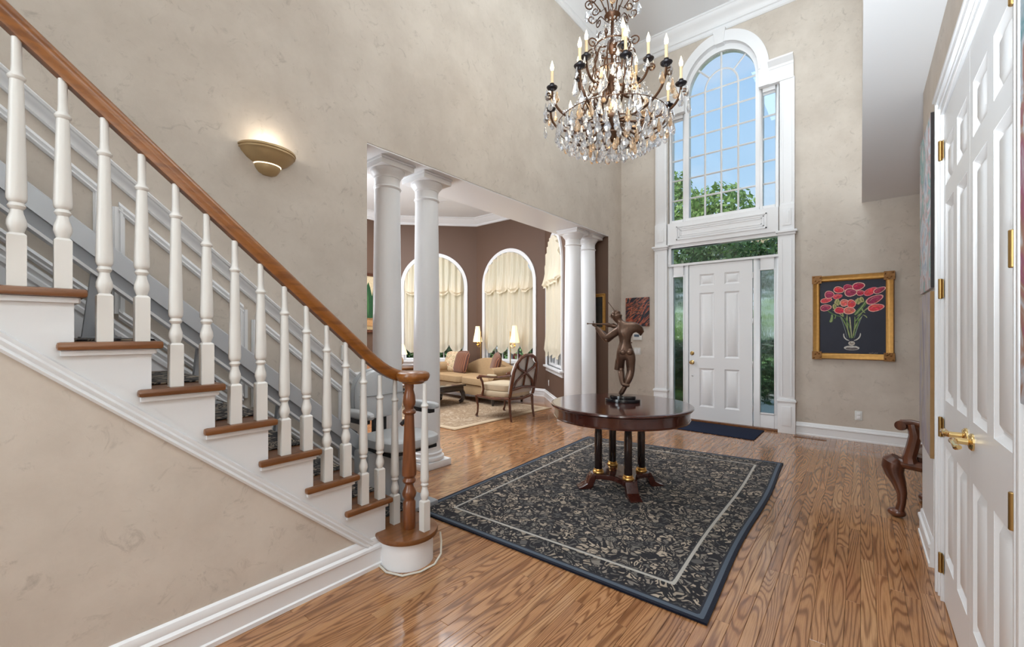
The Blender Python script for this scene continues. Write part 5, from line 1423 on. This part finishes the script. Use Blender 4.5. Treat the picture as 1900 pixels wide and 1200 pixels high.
# bead strings from crown to outer ring, joined: too small to pick apart
bs = MB()
for k in range(12):
    a = 2*PI*k/12
    for i in range(16):
        t = i/15; r = .16+(.47-.16)*t; z = 3.80-(3.80-3.16)*t-.16*math.sin(PI*t)
        p = P3(r, a, z); bs.sphere(p, .011, 6, 4)
    for i in range(10):
        t = i/9; r = .05+.12*t; z = 4.06-.26*t-.05*math.sin(PI*t); p = P3(r, a+.2, z); bs.sphere(p, .010, 6, 4)
bs.sm = [False]*len(bs.sm)
o = bs.build('bead_strings', M['crystal'], ch_, ang=1); o['kind'] = 'stuff'
lamp('POINT', 'chandelier_glow', (HX, HY, 3.50), (0, 0, 0), 16, (1, .82, .58), radius=.25)
# ================================================================== LIVING ROOM
quad_rug('living_room_rug', ((-7.3, 3.98), (-4.32, 4.03), (-4.27, 6.34), (-7.3, 6.34)), .0015, .010, M['palerug'], 60, 50, 'large pale tan floral rug under the sofa and the cross-back chair', 'rug')
RG = .0115
# ---- balloon shades (two tiers of gathered cream fabric in each arched window)
def balloon(p, L_, ang, label):
    t = thing('balloon_shade', label, 'window shade', (p[0], p[1], 0), ang, 'cream balloon shades'); c = L_/2; h = AW/2-.085
    def tier(zt, zb, nsc, puff, arch_top, y0):
        def fn(s, q):
            x = -h+2*h*s
            top = AZS+math.sqrt(max(0, h*h-x*x)) if arch_top else zt
            sc = abs(math.sin(PI*nsc*s))
            bot = zb-(.12 if arch_top else .19)*sc**.75
            z = top+(bot-top)*q
            fl = abs(math.sin(PI*nsc*s))**.8
            fold = .034*math.sin(2*PI*nsc*2.5*s+1.3*math.sin(5*s))*(1-.45*q)
            y = y0-.015-fold-(.012+puff*q**3)*fl*(1 if q < .93 else .55)
            return (c+x, y, z)
        return MB().grid(96, 22, fn)
    a = tier(0, 2.35, 4, .12, True, -.015).build('upper_tier', M['shade'], t); b = tier(2.44, 1.07, 4, .09, False, .012).build('lower_tier', M['shade'], t)
    # fringe band along the bottom of the upper tier
    return t
balloon(PA, LA, aA, 'gathered cream balloon shade in the arched window behind the two near columns')
balloon(PB1, LB, aB, 'gathered cream balloon shade in the middle arched window behind the lamps')
balloon(PB2, LC, aC, 'gathered cream balloon shade in the narrow-looking side window left of the far columns')

# ---- sofa
so_ = thing('sofa', 'tan camelback sofa with rolled arms standing before the arched windows', 'sofa', (-6.12, 6.30, RG), math.radians(-9))
SWD = 2.15
def camel(x): 
    q = x/(SWD/2-.1); return .56+.25*math.cos(max(-1, min(1, q))*PI/2)**1.3
pt = [(-SWD/2+.1+(SWD-.2)*i/24, camel(-SWD/2+.1+(SWD-.2)*i/24)) for i in range(25)]
MB().prism([(-SWD/2+.1, .2)]+pt+[(SWD/2-.1, .2)], .28, .46, 'y').build('back', M['sofa'], so_, .03)
MB().box(-SWD/2+.08, -.40, .14, SWD/2-.08, .36, .33).build('seat_base', M['sofa'], so_, .02)
for i in range(2):
    cushion(MB(), (-.49+.98*i, -.09, .405), (.975, .70, .165), 6, 32, 10).build('seat_cushion', M['sofa'], so_)
for s in (-1, 1):
    x = s*(SWD/2-.08)
    mb = MB().box(x-.075, -.40, .14, x+.075, .42, .56)
    mb.tube([(x+s*.02, -.43, .58), (x+s*.02, .40, .60)], .115, 18); mb.build('arm', M['sofa'], so_)
    for y_ in (-.36, .36): MB().lathe([(.022, 0), (.022, .03), (.035, .06), (.03, .145)], (x, y_, 0), 12).build('leg', M['darkwood'], so_)
def pillow(name, label, m, loc, rot, w=.48, h=.46, d=.16, fr=True, grp=None):
    t = thing(name, label, 'pillow', loc, 0, grp); t.rotation_euler = rot
    def fn(u, v_):
        # front+back closed pillow: u around
        a = 2*PI*u; b = PI*(v_-.5)
        sg = lambda x, e: math.copysign(abs(x)**e, x)
        k = 1-.06*abs(math.sin(2*a))
        x = w/2*sg(math.cos(a), .42)*sg(math.cos(b), .6); z = h/2*sg(math.sin(a), .42)*sg(math.cos(b), .6)
        return (x, d/2*math.sin(b), z+h/2)
    MB().grid(40, 14, fn).build('cushion_body', m, t)
    if fr:
        P = []
        for i in range(64):
            a = 2*PI*i/64; sg = lambda x, e: math.copysign(abs(x)**e, x); k = 1.03+.025*(i % 2)
            P.append((w/2*k*sg(math.cos(a), .42), 0, h/2+h/2*k*sg(math.sin(a), .42)))
        MB().tube(P, .012, 6, closed=True).build('ruffle', m, t)
    return t
pillow('throw_pillow', 'brown striped ruffled pillow at the middle of the tan sofa', M['pillow'], (-6.62, 6.30, .50), (math.radians(-16), 0, math.radians(-12)), grp='pillows on the sofa')
pillow('throw_pillow', 'brown striped pillow leaning against the right arm of the sofa', M['pillow'], (-5.52, 6.14, .50), (math.radians(-14), math.radians(10), math.radians(-40)), .46, .46, grp='pillows on the sofa')
pillow('throw_pillow', 'floral green and cream pillow at the left end of the sofa', M['floralfab'], (-6.98, 6.38, .50), (math.radians(-18), 0, math.radians(0)), .46, .46, fr=False, grp='pillows on the sofa')

# ---- cross-back armchair, seen from behind
ac = thing('cross_back_armchair', 'open carved armchair with looped cross back and cream seat, turned towards the sofa', 'chair', (-4.43, 5.24, RG), PI/2)
wd_ = .30; bw = .285; fw = .335
def cabl(x, y, sx):
    P = [(x, y, .0), (x-.0, y+.02, .025), (x, y-.005, .08), (x, y-.012, .18), (x, y+.012, .28), (x, y+.02, .34)]
    return MB().tube(P, [.018, .022, .014, .016, .022, .026], 10)
for sx in (-1, 1):
    cabl(sx*fw, .30, sx).build('front_leg', M['walnut'], ac)
    MB().tube([(sx*bw, -.36, -.011), (sx*bw, -.335, .12), (sx*bw, -.32, .34)], [.016, .020, .024], 10).build('back_leg', M['walnut'], ac)
    MB().tube([(sx*fw, .30, .335), (sx*(fw+.0), .0, .315), (sx*bw, -.32, .335)], .022, 8).build('seat_rail', M['walnut'], ac)
    mb = MB().tube([(sx*fw, .20, .335), (sx*(fw+.01), .16, .45), (sx*(fw+.02), .17, .56), (sx*(fw+.02), .22, .635)], [.022, .018, .018, .02], 8)
    mb.build('arm_support', M['walnut'], ac)
    mb = MB().tube([(sx*(fw+.02), .25, .628), (sx*(fw+.02), .23, .652), (sx*(fw+.015), .08, .65), (sx*(fw-.01), -.15, .655), (sx*bw, -.35, .69)], [.022, .022, .018, .017, .018], 8)
    mb.sphere((sx*(fw+.02), .265, .625), .026, 10, 8); mb.build('arm', M['walnut'], ac)
    cushion(MB(), (sx*(fw+.013), -.02, .675), (.05, .2, .035), 3, 14, 8).build('arm_pad', M['creamfab'], ac)
MB().tube([(-fw, .30, .335), (0, .33, .315), (fw, .30, .335)], .022, 8).build('seat_rail', M['walnut'], ac)
MB().tube([(-bw, -.32, .335), (0, -.335, .315), (bw, -.32, .335)], .022, 8).build('seat_rail', M['walnut'], ac)
def bk(x, z):      # point on the raked back: x across, z height
    return (x, -.335-.13*(z-.36)/.62, z)
loop = [bk(-bw, .36), bk(-bw-.01, .55), bk(-bw-.005, .74), bk(-bw+.03, .86), bk(-bw+.11, .95), bk(-.08, .99), bk(.08, .99), bk(bw-.11, .95), bk(bw-.03, .86), bk(bw+.005, .74), bk(bw+.01, .55), bk(bw, .36)]
MB().tube(loop, .026, 8, flat_=.9).build('back_frame', M['walnut'], ac)
MB().tube([bk(-bw, .47), bk(0, .50), bk(bw, .47)], .022, 8).build('back_rail', M['walnut'], ac)
cx_ = [bk(-.25, .49), bk(-.19, .60), bk(-.07, .685), bk(.07, .745), bk(.19, .80), bk(.235, .88), bk(.19, .945)]
MB().tube(cx_, .019, 8).build('cross_splat', M['walnut'], ac)
MB().tube([(-p[0], p[1], p[2]) for p in cx_], .019, 8).build('cross_splat', M['walnut'], ac)
MB().tube([bk(0, .49), bk(0, .72), bk(0, .985)], .016, 8).build('centre_splat', M['walnut'], ac)
bp_ = [bk(-bw+.015, .40), bk(-bw+.01, .74), bk(-bw+.05, .86), bk(-.10, .965), bk(.10, .965), bk(bw-.05, .86), bk(bw-.01, .74), bk(bw-.015, .40)]
n = len(bp_); MB().add([(p[0], p[1]+.02, p[2]) for p in bp_]+[(p[0], p[1]+.075, p[2]) for p in bp_], [tuple(range(n)), tuple(range(n, 2*n))]+[(i, (i+1) % n, n+(i+1) % n, n+i) for i in range(n)]).build('back_pad', M['greyfab'], ac, .012)
cushion(MB(), (0, .0, .385), (.64, .64, .11), 5, 28, 8).build('seat', M['creamfab'], ac)
cushion(MB(), (0, .02, .48), (.60, .62, .13), 5, 28, 10).build('seat_cushion', M['creamfab'], ac)

# ---- low table
ct = thing('coffee_table', 'low black lacquered table with curled legs between the near columns and the sofa', 'table', (-6.12, 5.12, RG))
hx, hy = .36, .55
MB().box(-hx, -hy, .335, hx, hy, .37).build('tabletop', M['darkwood'], ct, .008)
MB().box(-hx+.03, -hy+.03, .245, hx-.03, hy-.03, .335).build('apron', M['darkwood'], ct, .02)
for sx in (-1, 1):
    for sy in (-1, 1):
        d = Vector((sx, sy, 0)).normalized(); b = Vector((sx*(hx-.07), sy*(hy-.07), 0))
        P = [b+d*-.01+UP*.29, b+d*.04+UP*.20, b+d*.045+UP*.12, b+d*.015+UP*.06, b-d*.03+UP*.038]
        MB().tube(P, [.045, .045, .042, .038, .034], 10).build('leg', M['darkwood'], ct)

# ---- floor lamps behind the sofa
def floor_lamp(label, x, y, dx):
    t = thing('floor_lamp', label, 'lamp', (x, y, 0), 0, 'floor lamps behind the sofa')
    MB().lathe([(0, 0), (.12, 0), (.12, .012), (.03, .03), (.012, .05), (0, .05)], (0, 0, 0), 24).build('base', M['brassdull'], t)
    MB().tube([(0, 0, .04), (0, 0, 1.38)], .011, 10).build('pole', M['brassdull'], t)
    a = MB().tube([(0, 0, 1.08), (dx*.5, 0, 1.02), (dx, 0, 1.04), (dx, 0, 1.14)], .008, 8); a.lathe([(.004, 1.06), (.03, 1.07), (.014, 1.09), (.016, 1.13), (.01, 1.16)], (dx, 0, 0), 12)
    a.tube(spiral(Vector((dx*.5, 0, 1.10)), Vector((1, 0, 0)), UP, .04, .01, 1.2, 0), .005, 6)
    a.build('lamp_arm', M['brass'], t)
    n = 16; mb = MB(); v = []
    for r, z in ((.10, 1.14), (.085, 1.24), (.062, 1.36), (.045, 1.50)):
        for k in range(32): q = 2*PI*k/32; rr = r*(1+.05*math.cos(8*q)); v.append((dx+rr*math.cos(q), rr*math.sin(q), z))
    mb.add(v, [(i*32+k, i*32+(k+1) % 32, (i+1)*32+(k+1) % 32, (i+1)*32+k) for i in range(3) for k in range(32)], True); mb.build('lamp_shade', M['lampshade'], t)
    return t
floor_lamp('brass floor lamp with lit pleated shade between two arched windows', -6.80+.06, 7.10, -.10)
floor_lamp('brass floor lamp with lit pleated shade in front of the middle arched window', -5.83, 7.06, .12)

# ---- end table with lamp, and a peach chair behind the near columns
et = thing('end_table', 'brown wooden end table partly hidden between the two near columns', 'table', (-7.55, 5.55, 0))
MB().box(-.27, -.27, .58, .27, .27, .62).build('tabletop', M['tread_oak'], et, .006); MB().box(-.24, -.24, .44, .24, .24, .58).build('drawer_box', M['tread_oak'], et, .004)
for sx in (-1, 1):
    for sy in (-1, 1): MB().lathe([(.016, 0), (.022, .25), (.028, .46)], (sx*.215, sy*.215, 0), 12).build('leg', M['tread_oak'], et)
tl = thing('table_lamp', 'small table lamp with cream shade on the end table behind a near column', 'lamp', (-7.62, 5.52, .62))
MB().lathe([(0, 0), (.07, 0), (.07, .015), (.04, .03), (.075, .09), (.08, .15), (.04, .22), (.015, .25), (.012, .32), (0, .32)], (0, 0, 0), 24).build('lamp_base', M['creamfab'], tl)
MB().lathe([(.16, .27), (.13, .36), (.09, .48)], (0, 0, 0), 28, caps=False).build('lamp_shade', M['lampshade'], tl)
pc = thing('side_chair', 'peach upholstered chair glimpsed behind the stair lift', 'chair', (-7.78, 4.66, 0), math.radians(-60))
for sx in (-1, 1):
    for sy in (-1, 1): MB().lathe([(.016, 0), (.026, .30)], (sx*.24, sy*.24, 0), 10).build('leg', M['walnut'], pc)
cushion(MB(), (0, 0, .38), (.58, .58, .17), 5, 24, 8).build('seat', M['peach'], pc); cushion(MB(), (0, .27, .68), (.58, .12, .52), 5, 24, 10).build('backrest', M['peach'], pc)

# ---- cypress picture on the far wall, picture on the brown jamb, recessed light, outlet
cy = frame_thing('landscape_painting', 'landscape painting of a dark cypress in a wooden frame beside the stair wall edge', (PA[0]+.003, 5.25, 1.35), PI/2, .95, 1.34, .07, M['walnut'])
sh = [([(-.42, .06), (.42, .06), (.42, 1.28), (-.42, 1.28)], (.62, .50, .32)), ([(-.42, .06), (.42, .06), (.42, .38), (-.42, .45)], (.30, .16, .07)), ([(-.42, .20), (.42, .14), (.42, .26), (-.42, .33)], (.50, .28, .12)),
      ([(-.42, .06), (.42, .06), (.42, .13), (-.42, .15)], (.45, .34, .18))]
for k, (x_, w_) in enumerate(((-.28, .10), (.10, .13), (.26, .09))):
    sh.append(([(x_-w_*.7, .33), (x_-w_, .55), (x_-w_*.8, .80), (x_-w_*.35, 1.03), (x_, 1.14), (x_+w_*.35, 1.02), (x_+w_*.8, .78), (x_+w_, .55), (x_+w_*.7, .33)], (.02, .075, .03)))
    sh.append(([(x_, .36), (x_-w_*.4, .6), (x_-w_*.1, .95), (x_+w_*.15, .6)], (.05, .14, .05)))
o = paint_mesh('painted_landscape', sh, cy); o['kind'] = 'stuff'; o.location = (0, -.012, 0)
jm = frame_thing('framed_picture', 'dark picture in a gold frame on the brown jamb behind the far column', (-3.415, OY1-.0135, 1.385), 0, .42, .60, .06, M['gold'], depth=.03)
MB().box(-.155, -.010, .055, .155, -.002, .545).build('canvas', abstract_paint('dark_picture', [(.3, (.012, .012, .012)), (.6, (.04, .03, .02)), (.75, (.10, .06, .03))], (5, 5, 5), (0, 0, 0), .6, 3, 2.0), jm)
ow = outlet('white outlet on the brown wall under the side window', (-4.82-.0015, 7.051-.0015, .29), aC)
rl = thing('recessed_light', 'round lit recessed light in the white living room ceiling', 'ceiling light', (-6.72, 5.95, LZ))
MB().lathe([(.06, -.004), (.075, -.006), (.085, -.003), (.085, -.0005), (.06, -.0005)], (0, 0, 0), 28).build('trim_ring', M['white'], rl)
MB().lathe([(0, -.003), (.06, -.003), (.06, -.001), (0, -.001)], (0, 0, 0), 24).build('lens', flat('lit_lens', (1, 1, 1), .4, emit=(1, .95, .85), emit_s=6), rl)
lamp('SPOT', 'picture_wash', (-7.9, 5.2, 4.05), (0, math.radians(-12), 0), 60, (1, .78, .52), radius=.05, spot=math.radians(75))

# ================================================================== GARDEN OUTSIDE THE WINDOWS
struct('ground', MB().box(-30, FY+.2, -.5, 30, 60, -.35).box(-30, -8, -.5, -8.75, FY+.2, -.35), M['grass'])
struct('garden_path', MB().box(-3.0, FY+.2, -.35, .4, 14, -.33), M['drive'])
def crown(name, m, blobs, n, size, loc, parent=None, seed=1):
    r = random.Random(seed); v = []; f = []
    for i in range(n):
        b = r.choices(blobs, [q[3]**2 for q in blobs])[0]
        while True:
            d = Vector((r.gauss(0, 1), r.gauss(0, 1), r.gauss(0, 1)))
            if d.length > .1: break
        d.normalize(); rad = b[3]*(.55+.5*r.random()**.5); p = Vector(b[:3])+Vector((d.x*rad, d.y*rad, d.z*rad*b[4]))
        t = d.cross(Vector((r.gauss(0, 1), r.gauss(0, 1), r.gauss(0, 1)))).normalized(); nrm = (d+Vector((r.gauss(0, .6), r.gauss(0, .6), r.gauss(0, .6)))).normalized(); t = (t-nrm*t.dot(nrm)).normalized(); w = nrm.cross(t)
        s = size*r.uniform(.6, 1.3); o = len(v)
        v += [p-t*s, p-w*s*.45, p+t*s, p+w*s*.45]; f.append((o, o+1, o+2, o+3))
    me = bpy.data.meshes.new(name); me.from_pydata([tuple(p) for p in v], [], f); me.materials.append(m)
    return link(name, me, parent, loc)
def tree(label, loc, blobs, n, size, m, th, seed):
    t = thing('tree', label, 'tree', loc, 0)
    MB().tube([(0, 0, -.4), (.05, 0, th*.5), (0, .1, th)], [.16, .12, .06], 10).build('trunk', M['bark'], t)
    o = crown('foliage', m, blobs, n, size, (0, 0, 0), t, seed); o['kind'] = 'stuff'
    return t
tree('bright green leafy tree seen through the left half of the tall arched window', (-4.9, 17.0, 0), [(0, 0, 4.9, 1.6, .9), (-1.0, .3, 6.0, 1.4, .9), (.9, -.2, 5.7, 1.2, .85), (1.8, .4, 4.9, 1.2, .8), (-.9, .2, 7.1, .7, .9), (-1.9, 0, 4.6, 1.2, .9)], 9500, .11, M['leaf_bright'], 5.0, 3)
tree('green tree with sparse top seen low in the right half of the arched window', (.2, 19.6, 0), [(-.7, 0, 5.4, 1.4, .9), (.5, .2, 5.8, .9, .9), (-1.7, 0, 5.2, 1.2, .8), (1.2, .3, 5.2, .9, .8)], 5600, .11, M['leaf_bright'], 4.6, 5)
tree('dense dark green tree filling the transom over the door', (-3.0, 13.6, 0), [(0, 0, 3.4, 1.4, .8), (-1.5, .1, 3.2, 1.3, .8), (1.4, .1, 3.3, 1.3, .8), (2.5, .1, 3.1, 1.1, .8), (-2.6, .1, 2.9, 1.2, .8)], 9000, .085, M['leaf_dark'], 3.2, 8)
def hedge(label, loc, blobs, n, size, m, seed, rz=0):
    t = thing('hedge', label, 'hedge', loc, rz); o = crown('foliage', m, blobs, n, size, (0, 0, 0), t, seed); o['kind'] = 'stuff'
    MB().tube([(0, 0, -.36), (0, 0, .5)], .05, 8).build('stem', M['bark'], t)
    return t
tree('tall leafy shrub wall across the lawn behind the frosted side glass', (-2.0, 23.5, 0), [(-7+2.0*i, .3*math.sin(i*2), 1.3+.3*(i % 2), 1.6, 1.0) for i in range(8)], 9000, .14, M['leaf_bright'], 2.0, 31)
hedge('clipped garden hedge behind the frosted glass beside the front door', (-4.4, 10.9, 0), [(-1.3+.75*i, .2*math.sin(i), .55+.1*(i % 2), .75, 1.3) for i in range(4)], 7000, .08, M['leaf_bright'], 21)
hedge('dark hedge outside the arched window behind the near columns', (-9.0, 7.9, 0), [(-.9+.45*i, .45*i-.9, .75, .6, 1.2) for i in range(5)], 7000, .06, M['leaf_dark'], 22)
hedge('dark hedge outside the middle arched window of the living room', (-5.9, 9.3, 0), [(-.75+.42*i, 0, .75, .58, 1.25) for i in range(6)], 8000, .06, M['leaf_dark'], 23)
hedge('dark hedge outside the side window of the living room', (-2.1, 8.5, 0), [(-1.0+.6*i, .5-.25*i, .70, .5, 1.1) for i in range(4)], 5000, .06, M['leaf_dark'], 24)
for i, (x, lb) in enumerate(((-6.62, 'red flowering pot plant outside the middle window, left of its centre post'), (-6.28, 'red flowering pot plant just left of the centre post outside the middle window'), (-5.62, 'red flowering pot plant right of the centre post outside the middle window'))):
    t = thing('flower_pot', lb, 'potted plant', (x, 8.25, -.35), 0, 'red flower pots outside')
    MB().lathe([(0, 0), (.10, 0), (.13, .85), (.145, .88), (.145, .93), (.12, .93)], (0, 0, 0), 20).build('pot', M['redpot'], t)
    o = crown('blossoms', M['redflower'], [(0, 0, 1.07, .135, .9)], 260, .035, (0, 0, 0), t, 40+i); o['kind'] = 'stuff'
